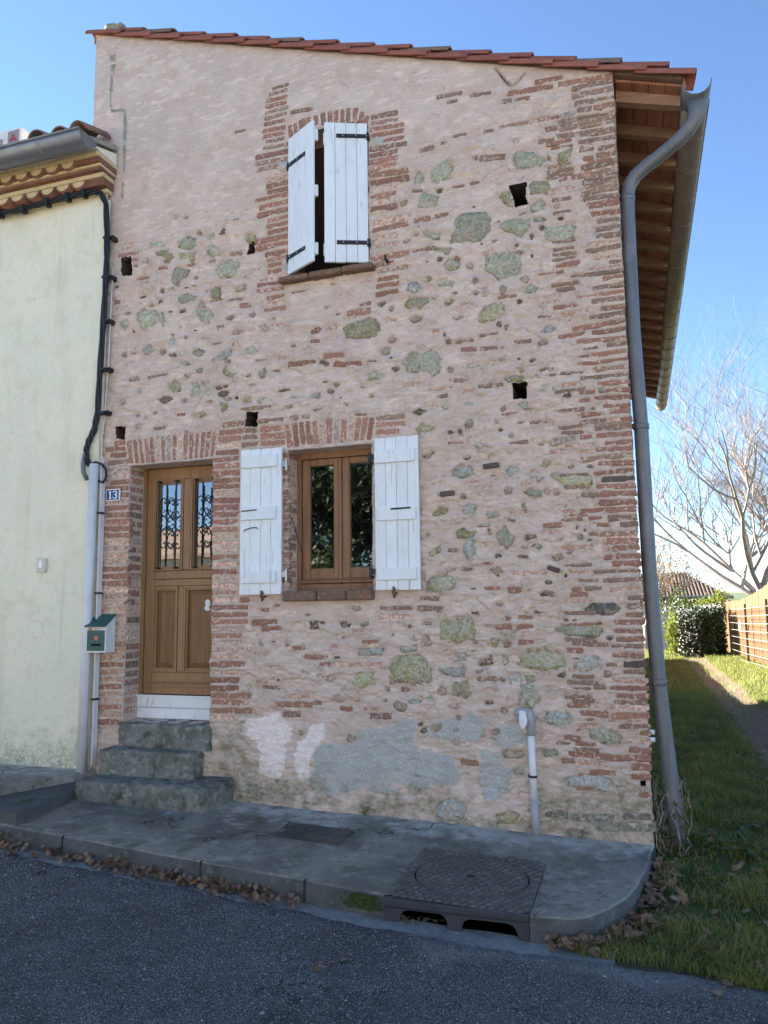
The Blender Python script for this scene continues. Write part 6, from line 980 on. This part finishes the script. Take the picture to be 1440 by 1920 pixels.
# ------------------------------------------------------------------ grass, weeds, leaves
def blades(name, N_, fn, hmin, hmax, wid, label, cat, m):
    V = np.zeros((N_, 5, 3)); 
    for i in range(N_):
        x, y, hs = fn(); z = gz_(x, y)-.005; a = random.uniform(0, 6.28); hgt = random.uniform(hmin, hmax)*hs; w_ = wid*random.uniform(.6, 1.3)
        dx, dy = math.cos(a)*w_, math.sin(a)*w_; le = random.uniform(.2, 1.15)*hgt; b = random.uniform(0, 6.28); lx, ly = math.cos(b)*le, math.sin(b)*le
        V[i] = ((x-dx, y-dy, z), (x+dx, y+dy, z), (x+lx*.35+dx*.8, y+ly*.35+dy*.8, z+hgt*.6), (x+lx*.35-dx*.8, y+ly*.35-dy*.8, z+hgt*.6), (x+lx, y+ly, z+hgt*random.uniform(.55, 1)))
    idx = np.arange(N_)*5
    Fq = np.stack([idx, idx+1, idx+2, idx+3], 1); Ft = np.stack([idx+3, idx+2, idx+4], 1)
    me = bpy.data.meshes.new(name); me.vertices.add(N_*5); me.vertices.foreach_set('co', V.astype(np.float32).ravel())
    lp = np.concatenate([Fq.ravel(), Ft.ravel()]).astype(np.int32); me.loops.add(len(lp)); me.loops.foreach_set('vertex_index', lp); me.polygons.add(2*N_)
    me.polygons.foreach_set('loop_start', np.concatenate([np.arange(N_)*4, N_*4+np.arange(N_)*3]).astype(np.int32)); me.update(calc_edges=True)
    return link(name, me, m, label=label, cat=cat, kind='stuff')
def fn_near():
    while True:
        y = -1.6+10.6*random.random()**1.9; x = .03+2.4*random.random()
        if y < -.0 and x < .25 and random.random() < .75: continue
        if y < -1.25 and random.random() < .25+.75*min(1, (-1.25-y)/.3)*(.5+.5*math.sin(x*9+1)): continue
        if y > .3 and 1.12 < x < 1.75 and random.random() < .93: continue
        if y < .3 and x < -.3-.3*y: continue
        d = .5+.5*math.sin(x*5.3+y*3.1)*math.sin(y*4.7-x*2.2)
        d *= .55+.45*math.sin(x*13.1+1)*math.sin(y*9.7)+.25*random.random()
        if random.random() > .12+1.1*max(d, 0): continue
        return x, y, .4+1.1*max(d, 0)
blades('grass', 46000, fn_near, .035, .13, .0028, 'rough green grass along the side of the house', 'grass', M['grass'])
def fn_verge():
    while True:
        x = -.42+.9*random.random(); y = -1.52+.55*random.random()
        if x < .05 and y > -1.33+.9*(x+.42): continue
        if math.hypot(x-(-.2), (y+1.46)*2) > .2 and x < -.05 and random.random() < .6: continue
        return x, y, .8
blades('verge_grass', 2600, fn_verge, .03, .12, .0026, 'sparse grass tufts at the corner of the road', 'grass', M['grass'])
def fn_far():
    while True:
        y = 8+14*random.random(); x = .1+3.6*random.random()
        if 1.15 < x < 1.75 and random.random() < .85: continue
        return x, y, .7+.5*random.random()
blades('meadow_grass', 26000, fn_far, .05, .13, .006, 'sunlit grass beside the track behind the house', 'grass', M['grass'])
OAK = [(0, -.5), (.05, -.35), (.16, -.36), (.13, -.2), (.29, -.17), (.2, 0), (.36, .07), (.22, .18), (.28, .34), (.12, .36), (0, .5), (-.12, .36), (-.28, .34), (-.22, .18), (-.36, .07), (-.2, 0), (-.29, -.17), (-.13, -.2), (-.16, -.36), (-.05, -.35)]
def leaf(size, loc, tilt=None, curl=.25):
    a = random.uniform(0, 6.28); m = Matrix.Rotation(a, 3, 'Z') @ (rx(random.gauss(0, tilt)) @ ry(random.gauss(0, tilt)))
    cu = random.uniform(-1, 1)*curl; cv_ = random.uniform(0, 1)*curl; V = []
    for x, y in [(0, 0)]+OAK:
        x *= random.uniform(.85, 1.1); V.append(m @ Vector((x*size, y*size, (cv_*x*x*3+cu*y*y*1.5+.12*x*y)*size))+Vector(loc))
    return V, [(0, i+1, (i+1) % 20+1) for i in range(20)]
def litter(name, items, label, cat='leaves'):
    mb = MB()
    for sz, loc, tl in items: mb.add(*leaf(sz, loc, tl))
    return mb.obj(name, M['dead_leaf'], label=label, cat=cat, kind='stuff', nofix=True)
it = []
for _ in range(800):
    x = -5.4+3.5*random.random()**1.0; yk = interp(KERB[:7], x)
    dens = 1 if x < -4.0 else .55 if x < -3.5 else .85 if -2.95 < x < -2.1 else .5
    if random.random() > dens: continue
    hh = (.09 if x < -4 else .055)*random.random()**1.4; y = yk-.012-abs(random.gauss(0, .05 if x > -4 else .075))
    it.append((random.uniform(.035, .068), (x, y, zr_(x)+.014+hh*max(0, 1-(yk-y)/.13)), .55))
litter('kerb_leaves', it, 'drift of brown oak leaves lying along the kerb')
it = []
for _ in range(400):
    t = random.random()
    if t < .6:
        s_ = random.random(); k = 6.2+s_*7.3; i = int(k); f_ = k-i; a, b = KERB[i], KERB[min(i+1, 14)]
        x = a[0]+(b[0]-a[0])*f_+abs(random.gauss(0.03, .07)); y = a[1]+(b[1]-a[1])*f_-abs(random.gauss(.02, .05))
        if y < -1.56: y = -1.5
    else: x = random.uniform(.0, 1.0); y = random.uniform(-1.5, -.1)
    if x < -.6: continue
    g = max(gz_(max(x, .0), y), zr_(x)+.006 if y < -1.4 else -1); it.append((random.uniform(.04, .085), (x, y, g+.012+.04*random.random()), .45))
for _ in range(220): x = random.uniform(.15, 2.2); y = random.uniform(.2, 7); it.append((random.uniform(.04, .07), (x, y, gz_(x, y)+.03+.03*random.random()), .35))
litter('verge_leaves', it, 'brown oak leaves scattered in the grass by the pavement corner')
it = []
for _ in range(16): it.append((random.uniform(.03, .055), (random.uniform(-1.31, -1.06), yf+random.uniform(-.0, .09), zr_(-1.2)+.012+.015*random.random()), .3))
litter('drain_leaves', it, 'brown leaves caught in the mouth of the drain')
for (x, y, sz, lab) in ((-3.62, -1.55, .085, 'single dry brown leaf on the asphalt at the left'), (-1.42, -2.0, .075, 'pale lobed leaf on the asphalt below the drain'), (-1.50, -2.12, .07, 'narrow dull leaf on the asphalt nearest the camera'), (-2.52, -.76, .08, 'dry oak leaf beside the small inspection cover'), (.24, -1.72, .10, 'brown oak leaf on the road edge at the right'), (.29, -1.62, .075, 'curled brown leaf at the edge of the dusty verge'), (-.98, -1.12, .055, 'small pale leaf lying on the round drain lid')):
    z = zp(x)+.012 if y > -1.4 else zr_(x)+.018
    mb = MB().add(*leaf(sz, (x, y, z+.006), .12)); mb.obj('fallen_leaf', M['dead_leaf'], label=lab, cat='leaf', nofix=True)
# loose chippings on the road
ch_ = MB()
for _ in range(4200):
    x = random.uniform(-4.8, 1.6); y = -1.35-1.8*random.random()**1.6
    if y < interp(CHAN, min(x, -.36)) - .02:
        s_ = random.uniform(.002, .0055)*(1.8 if random.random() < .03 else 1); z = zr_(x)+.012; V = [(x+s_*random.uniform(.6, 1.2)*math.cos(a), y+s_*random.uniform(.6, 1.2)*math.sin(a), z) for a in (0, 1.26, 2.5, 3.8, 5)]+[(x+random.uniform(-.3, .3)*s_, y, z+s_*1.1)]
        ch_.add(V, [(0, 1, 5), (1, 2, 5), (2, 3, 5), (3, 4, 5), (4, 0, 5)])
M['chip'] = mat('chippings', (.24, .245, .25), .8, [((.5, .5, .5), 'n', 40, .5, .6, .9), ((.09, .09, .095), 'n', 23, .45, .6, .8)])
ch_.obj('road_chippings', M['chip'], label='loose pale stone chippings on the asphalt', cat='gravel', kind='stuff', nofix=True)
# broad-leaved weeds
def weed(loc, n_, L, label, name='weed', up=.5, m='weed'):
    t = thing(name, loc, label, 'plant')
    for k in range(n_):
        a = 6.28*k/n_+random.uniform(-.4, .4); l_ = L*random.uniform(.6, 1.15); w_ = l_*random.uniform(.3, .45); rise = up*random.uniform(.5, 1.4); st = l_*random.uniform(.2, .6); V = []
        for i, (u, ww) in enumerate(((0, .08), (.25, .75), (.5, 1), (.75, .72), (1, .04))):
            r_ = st+u*l_; zz = rise*st+rise*l_*u*(1-.75*u)
            for s_ in (-1, 0, 1): V.append((loc[0]+math.cos(a)*r_-math.sin(a)*s_*ww*w_*.5, loc[1]+math.sin(a)*r_+math.cos(a)*s_*ww*w_*.5, loc[2]+zz+abs(s_)*.12*w_))
        F = [(i*3+j, (i+1)*3+j, (i+1)*3+j+1, i*3+j+1) for i in range(4) for j in (0, 1)]
        MB().add(V, F).obj('leaf', M[m], t, nofix=True, smooth=True)
        MB().tube([loc, (loc[0]+math.cos(a)*st, loc[1]+math.sin(a)*st, loc[2]+rise*st)], .0025, 4).obj('stalk', M[m], t)
for (x, y, n_, L, lab) in ((.3, .05, 9, .12, 'broad leaved weed right at the foot of the downpipe'), (.46, .3, 10, .17, 'large dark dock like weed beside the downpipe'), (.62, .12, 9, .16, 'broad leaved weed in the grass nearest the photo edge'), (.2, -.35, 7, .09, 'small leafy weed by the rounded pavement end'), (.75, .75, 9, .14, 'leafy weed half hidden in the long grass'), (-.27, -1.5, 6, .06, 'tiny weed among leaves under the kerb curve'), (.04, -1.3, 7, .075, 'green seedling clump among the oak leaves'), (.42, 1.1, 8, .13, 'upright leafy weed behind the downpipe')):
    weed((x, y, gz_(max(x, .07), y)-.005 if x > 0 else zr_(x)+.01), n_, L, lab, up=.75)
weed((-2.02, -.03, zp(-2)+.002), 9, .05, 'little green plant growing at the foot of the wall', up=1.6, m='grass')
# climbing stems at the bottom of the pipe
iv = thing('bramble', (.14, .2, 0), 'tangle of dry creeper stems around the foot of the downpipe', 'plant'); mb = MB(); lf = MB()
for k in range(30):
    x, y = random.uniform(.03, .2), random.uniform(.0, .3); pts_ = [(x, y, -.1)]
    for i in range(7): pts_.append((min(max(pts_[-1][0]+random.uniform(-.04, .045), .03), .26), pts_[-1][1]+random.uniform(-.04, .04), pts_[-1][2]+random.uniform(.03, .1)))
    mb.tube(pts_, .003, 4)
    for q in pts_[1:]:
        if random.random() < .7: lf.add(*leaf(random.uniform(.03, .06), q, 1.0))
mb.obj('stems', M['bark'], iv); lf.obj('leaves', M['weed'], iv, kind='stuff', nofix=True)
# moss on the kerb face beside the drain
mv = []
for _ in range(260):
    x = -1.53+random.gauss(0, .05); y = interp(KERB, x)-.006-.01*random.random(); z = zp(x)-.012-.075*random.random()**1.2
    mv.append((x, y, z))
V = []; F = []
for x, y, z in mv:
    a = random.uniform(0, 6.28); s_ = random.uniform(.006, .013); o_ = len(V); V += [(x+s_*math.cos(a), y-.004, z+s_*math.sin(a)), (x+s_*math.cos(a+2.1), y-.006, z+s_*math.sin(a+2.1)), (x+s_*math.cos(a+4.2), y-.002, z+s_*math.sin(a+4.2))]; F.append((o_, o_+1, o_+2))
M['moss'] = mat('moss', (.03, .05, .012), .9, [((.05, .075, .02), 'n', 60, .4, .6, .8)])
MB().add(V, F).obj('kerb_moss', M['moss'], label='patch of dark green moss on the kerb left of the drain', cat='moss', kind='stuff', nofix=True)
# ------------------------------------------------------------------ behind: hedge, fences, house, trees, hills
M['leaf_green'] = mat('leaf_green', (.07, .115, .02), .55, [((.045, .08, .015), 'n', 5, .4, .6, .8), ((.12, .16, .03), 'n', 14, .5, .65, .8)], spec=.35, trans=.4)
M['leaf_yellow'] = mat('leaf_yellow', (.17, .2, .03), .55, [((.11, .15, .025), 'n', 5, .4, .6, .8), ((.24, .23, .04), 'n', 14, .5, .65, .8)], spec=.35, trans=.5)
M['leaf_dark'] = mat('leaf_dark', (.02, .04, .012), .5, [((.03, .055, .016), 'n', 6, .4, .6, .8)], spec=.4, trans=.15)
M['leaf_orange'] = mat('leaf_orange', (.3, .15, .04), .7, [((.36, .24, .06), 'n', 6, .4, .6, .8)], trans=.4)
M['blossom'] = mat('blossom', (.78, .76, .72), .7, trans=.3)
M['dust2'] = mat('pale_gravel', (.34, .31, .26), .95, [((.26, .24, .2), 'n', 3, .4, .6, .8)])
def leafcloud(pts, s0, s1, asp=.5):
    n_ = len(pts); P = np.array(pts); a = rng.normal(size=(n_, 3)); a /= np.linalg.norm(a, axis=1)[:, None]; b = np.cross(a, rng.normal(size=(n_, 3))); b /= np.linalg.norm(b, axis=1)[:, None]
    s = rng.uniform(s0, s1, (n_, 1)); A = a*s; B = b*s*asp
    V = np.stack([P-A, P+B, P+A, P-B], 1).reshape(-1, 3); me = bpy.data.meshes.new('foliage'); me.vertices.add(len(V)); me.vertices.foreach_set('co', V.astype(np.float32).ravel())
    lp = np.arange(n_*4, dtype=np.int32); me.loops.add(n_*4); me.loops.foreach_set('vertex_index', lp); me.polygons.add(n_); me.polygons.foreach_set('loop_start', np.arange(0, n_*4, 4, dtype=np.int32)); me.update(calc_edges=True); return me
def blob(c, r, n_, shell=.55):
    out = []
    for _ in range(n_):
        d = rng.normal(size=3); d /= np.linalg.norm(d); q = shell+(1-shell)*rng.random(); k = 1+.12*math.sin(7*d[0]+3*d[2])+.1*math.sin(11*d[1]+5*d[2]+c[0])
        out.append((c[0]+r[0]*d[0]*q*k, c[1]+r[1]*d[1]*q*k, c[2]+r[2]*d[2]*q*k))
    return out
def boxcloud(a, b, n_, skin=.12):
    a = np.array(a); b = np.array(b); out = []
    while len(out) < n_:
        p = a+(b-a)*rng.random(3); e = min((p-a)[[0, 1]].min(), (b-p).min())
        if e < skin*(.6+.8*rng.random()) : out.append(tuple(p+rng.normal(size=3)*.03))
    return out
def shrub(name, label, loc, clouds, stems=5, cat='shrub'):
    t = thing(name, loc, label, cat); mb = MB()
    for k in range(stems):
        x, y = loc[0]+random.uniform(-.25, .25), loc[1]+random.uniform(-.15, .15); mb.tube([(loc[0]+random.uniform(-.1, .1), loc[1], loc[2]-.1), ((x+loc[0])/2, y, loc[2]+.5), (x, y, loc[2]+1.0)], [.03, .02, .01], 5)
    mb.obj('stems', M['bark'], t)
    for nm, pts, s0, s1, m in clouds: link(nm, leafcloud(pts, s0, s1), M[m], t, kind='stuff')
    return t
g0 = gz_(1.5, 19)
shrub('green_shrub', 'yellow green sunlit shrub at the left of the blossoming hedge', (1.0, 19.8, g0), [('foliage', blob((.98, 19.8, .6), (.28, .4, .75), 1400, .5), .03, .07, 'leaf_yellow')])
shrub('blossom_hedge', 'low hedge covered with small white blossoms', (1.4, 19.6, g0), [('foliage', boxcloud((1.1, 19.3, -.05), (1.72, 20.6, 1.38), 3200, .3), .03, .07, 'leaf_dark'), ('blossom', boxcloud((1.06, 19.24, .0), (1.68, 19.75, 1.42), 430, .1), .022, .05, 'blossom')])
shrub('clipped_hedge', 'dark clipped evergreen hedge block against the wire fence', (2.0, 19.6, g0), [('foliage', boxcloud((1.68, 19.25, -.05), (2.42, 21.6, 1.45), 9000, .3), .03, .065, 'leaf_dark'), ('blossom', boxcloud((1.68, 19.3, 1.38), (2.4, 21.4, 1.52), 160, .2), .02, .045, 'blossom')])
shrub('pale_shrub', 'loose pale flowering shrub rising behind the hedge', (1.3, 21.5, g0), [('foliage', blob((1.28, 21.5, 1.35), (.75, .5, .75), 700, .2), .03, .07, 'leaf_green'), ('blossom', blob((1.3, 21.4, 1.3), (.7, .5, .6), 200, .3), .02, .05, 'blossom')], 9)
shrub('golden_shrub', 'golden yellow shrub peeping over the dark hedge', (2.25, 22.3, g0), [('foliage', blob((2.25, 22.3, 1.45), (.55, .4, .4), 800, .3), .03, .07, 'leaf_yellow')])
shrub('corner_shrub', 'light green shrub in front of the far corner of the bungalow', (2.72, 23.5, g0), [('foliage', blob((2.68, 23.5, 1.4), (.35, .4, .85), 700, .3), .03, .07, 'leaf_yellow')])
# timber fence: individual boards; welded wire fence before it
fe = thing('timber_fence', (2.7, 17, 0), 'orange timber board fence with a curved top', 'fence')
M['fence_wood'] = mat('fence_wood', (.18, .085, .033), .75, [((.14, .062, .025), 'n', 5, .4, .62, .8, True), ((.22, .115, .048), 'n', 14, .5, .7, .7, True)], [('n', 40, .3, .004, True)], objvar=.14, stretch=(1, 1, .1))
y = 10.5; k = 0
while y < 22.5:
    z1 = 1.62+.0062*max(0, 21-y)**2.1*.75; z0 = gz_(2.7, y)-.05; w_ = .135
    MB().bevbox((2.7+random.uniform(-.006, .006), y, z0), (2.725, y+w_-.006, min(z1, 2.3)+random.uniform(-.015, .015)), .006).obj('board', M['fence_wood'], fe); y += w_; k += 1
M['wire_green'] = mat('wire_fence_paint', (.05, .07, .06), .4, spec=.5); M['wire_bright'] = mat('wire_zinc', (.55, .55, .5), .4, metal=.4, spec=.5)
wf = thing('wire_fence', (2.55, 17, 0), 'welded wire fence with dark posts in front of the timber boards', 'fence')
for yp in (8.9, 12.4, 15.9, 19.4): 
    z = gz_(2.55, yp); MB().box((2.53, yp-.035, z-.1), (2.58, yp+.035, 1.42 if yp > 18 else 1.55+.03*(16-yp))).obj('post', M['wire_green'], wf)
for zz in range(8):
    f_ = zz/7; MB().tube([(2.51, 8.9, gz_(2.55, 8.9)+.05+f_*1.35), (2.51, 12.4, gz_(2.55, 12.4)+.05+f_*1.28), (2.51, 15.9, gz_(2.55, 15.9)+.05+f_*1.32), (2.51, 19.4, gz_(2.55, 19.4)+.05+f_*1.35)], .005, 4).obj('wire', M['wire_bright'], wf)
mb = MB()
for k in range(105): yy = 8.9+k*.1; z = gz_(2.55, yy); mb.tube([(2.52, yy, z+.03), (2.52, yy, z+1.38)], .002, 3, False)
mb.obj('wire_mesh', M['wire_green'], wf, kind='stuff')
MB().bevbox((2.49, 16.6, .82), (2.505, 16.85, 1.08), .01).obj('white_tag', M['enamel_white'], wf)
# bungalow
bg_ = thing('bungalow', (1.5, 31, -1.2), 'distant pale bungalow with a brown tiled hip roof', 'house')
M['bung'] = mat('bungalow_wall', (.62, .56, .48), .95, [((.56, .5, .42), 'n', 2, .4, .65, .8)])
MB().box((-8, 30, -1.6), (3.3, 38, 1.62)).obj('wall', M['bung'], bg_)
rf = MB().add([(-8, 29.5, 1.83), (3.7, 29.5, 1.83), (3.7, 38.5, 1.83), (-8, 38.5, 1.83), (-8, 33.5, 3.0), (2.1, 33.5, 3.0)], [(0, 1, 5, 4), (1, 2, 5), (2, 3, 4, 5), (0, 3, 2, 1)]).obj('roof', M['old_tile'], bg_)
tlm = MB()
for c in range(40):
    x = 3.6-c*.15; ztop_ = 1.0 if x < 2.1 else max(0, (3.7-x)/1.6)
    if ztop_ > .05: tlm.tube([(x, 29.47, 1.86), (x, 29.47+4*ztop_, 1.86+1.17*ztop_)], .05, 6, True)
M['bung_tile'] = mat('bungalow_tile', (.12, .085, .07), .85, [((.09, .065, .055), 'n', 3, .4, .6, .8), ((.16, .115, .09), 'n', 9, .5, .7, .7)])
tlm.obj('tile_ribs', M['bung_tile'], rf, kind='stuff')
MB().box((-8, 29.75, 1.62), (3.5, 30.1, 1.72)).box((-8, 29.62, 1.725), (3.55, 30.1, 1.8)).obj('cornice', M['roof_tile'], bg_)
for c in range(22):
    x = 3.4-c*.25; MB().tube([(x, 29.66, 1.66), (x, 29.9, 1.66)], .075, 6).obj('cornice_tile', M['roof_tile'], bg_)
MB().tube([(-8, 29.38, 1.82), (3.75, 29.38, 1.82)], .07, 8).obj('gutter', M['zinc'], bg_)
# trees
def tree(name, label, base, h0, seed, lean, spread, levels, r0, leaves=None, cat='tree', kids=(4, 6), LF=1):
    g = random.Random(seed); t = thing(name, base, label, cat); mb = [MB() for _ in range(2)]; tips = []
    def grow(p, d, L, r, lv):
        pts_ = [p]; n_ = 5 if lv > 1 else 3; dd = d.copy(); rr = [r]
        for i in range(n_):
            up_ = .07 if lv < levels else .02
            dd = (dd+Vector((g.gauss(0, .11), g.gauss(0, .11), g.gauss(0, .07)+up_))).normalized(); pts_.append(pts_[-1]+dd*L/n_); rr.append(r*(1-.5*(i+1)/n_))
        mb[0 if lv >= levels-1 else 1].tube(pts_, rr, 6 if lv >= levels-1 else 4 if lv > 1 else 3, False)
        if lv <= 1: tips.append(pts_[-1])
        if lv == 0: return
        for k in range(g.randint(*kids)):
            i = g.randint(1, n_) if k else n_
            q = pts_[i]; a = g.uniform(0, 6.28); e = (Vector((math.cos(a), math.sin(a), g.uniform(-.25, .45)))*spread+dd*1.0+lean*.25).normalized()
            grow(q, e, L*g.uniform(.55, .8), rr[i]*.8, lv-1)
    d0 = Vector((0, 0, 1))
    tr_ = [Vector(base), Vector(base)+Vector((.02, 0, h0*.5)), Vector(base)+Vector((-.03, .02, h0))]; mb[0].tube(tr_, [r0*1.3, r0, r0*.9], 8)
    for k in range(6):
        a = k*1.047+g.uniform(-.3, .3); e = (Vector((math.cos(a), math.sin(a), 0))*.95+Vector((0, 0, 1))+lean*.5).normalized(); grow(tr_[2]-Vector((0, 0, g.uniform(0, .25*h0))), e, g.uniform(2.2, 3.0)*h0/2.2*LF, r0*.6, levels)
    mb[0].obj('trunk', M['bark'], t, nofix=True, smooth=True); mb[1].obj('crown', M['bark'], t, nofix=True)
    if leaves: link('leaves', leafcloud([tuple(p+Vector(rng.normal(size=3)*.1)) for p in tips for _ in range(leaves[1]) if g.random() < leaves[2]], .03, .07), M[leaves[0]], t, kind='stuff')
    return t
tree('bare_tree', 'large leafless tree with upswept limbs rising behind the timber fence', (3.75, 21.5, -.1), 2.2, 5, Vector((-.12, 0, .2)), .8, 5, .15, kids=(3, 5), LF=1.35)
tree('autumn_tree', 'smaller tree with the last orange leaves beyond the downpipe', (.2, 27, -.5), 1.5, 9, Vector((0, 0, .2)), .6, 3, .1, ('leaf_orange', 3, .5))
# hills on the horizon
M['hill'] = mat('hill_fields', (.10, .13, .06), .95, [((.06, .085, .05), 'n', .02, .45, .6, .9), ((.16, .17, .08), 'n', .008, .5, .6, .7)])
V = []; F = []
for i in range(61):
    x = -900+30*i
    for j, (yy, hh) in enumerate(((300, -6), (420, 3), (560, 6), (800, 11), (1100, 6))): V.append((x, yy, hh*(1+.25*math.sin(x*.006+j)+.12*math.sin(x*.021+2*j)) if hh > 0 else hh))
MB().add(V, [(i*5+j, (i+1)*5+j, (i+1)*5+j+1, i*5+j+1) for i in range(60) for j in range(4)]).obj('hills', M['hill'], smooth=True, kind='structure')
# ------------------------------------------------------------------ across the road (seen mirrored in the panes)
ev = thing('evergreen_tree', (-8.3, -14, 0), 'dark evergreen tree across the road, mirrored in the window', 'tree')
MB().tube([(-8.3, -14, -.2), (-8.25, -14, 1.2), (-8.3, -14.05, 3.2)], [.22, .17, .08], 8).obj('trunk', M['bark'], ev)
pts_ = []
for _ in range(60): 
    c = (-8.3+random.gauss(0, 1.1), -14+random.gauss(0, .9), 4.6+random.gauss(0, 1.1)); pts_ += blob(c, (1.0, .9, .8), 330, .4)
link('crown', leafcloud(pts_, .06, .12, .4), M['leaf_dark'], ev)
rw = thing('opposite_house', (-14, -19, 0), 'sunlit cream house across the road, mirrored in the door panes', 'house')
MB().box((-24, -22, -.3), (-11.8, -15.5, 3.3)).obj('wall', M['cream'], rw)
M['grey_tile'] = mat('grey_brown_tile', (.3, .22, .17), .9, [((.2, .16, .13), 'n', 2, .4, .6, .8)])
MB().prism([(-15.2, 3.25), (-15.2, 3.4), (-18.7, 4.6), (-22.3, 3.4), (-22.3, 3.25)], 'x', -24.3, -11.5).obj('roof', M['grey_tile'], rw)
gw = thing('offview_wall', (0, -12, 0), 'sunlit pale stone garden wall across the road', 'wall')
MB().box((-11.5, -11.6, -.3), (14, -11.25, 1.55)).obj('masonry', M['bung'], gw); MB().box((-11.55, -11.66, 1.553), (14.05, -11.19, 1.63)).obj('coping', M['roof_tile'], gw)
fh = thing('far_house', (5, -22, 0), 'tall cream house across the road behind the garden wall', 'house')
MB().box((-4.5, -26, -.3), (14, -18, 6)).obj('wall', M['cream'], fh); MB().prism([(-17.6, 5.95), (-17.6, 6.1), (-22, 7.7), (-26.4, 6.1), (-26.4, 5.95)], 'x', -4.9, 14.4).obj('roof', M['roof_tile'], fh)
MB().add([(-30, -11.2, .02), (30, -11.2, .02), (30, -8.3, -.06), (-30, -8.3, -.06)], [(0, 3, 2, 1)]).obj('opposite_pavement', M['dust2'], kind='structure')
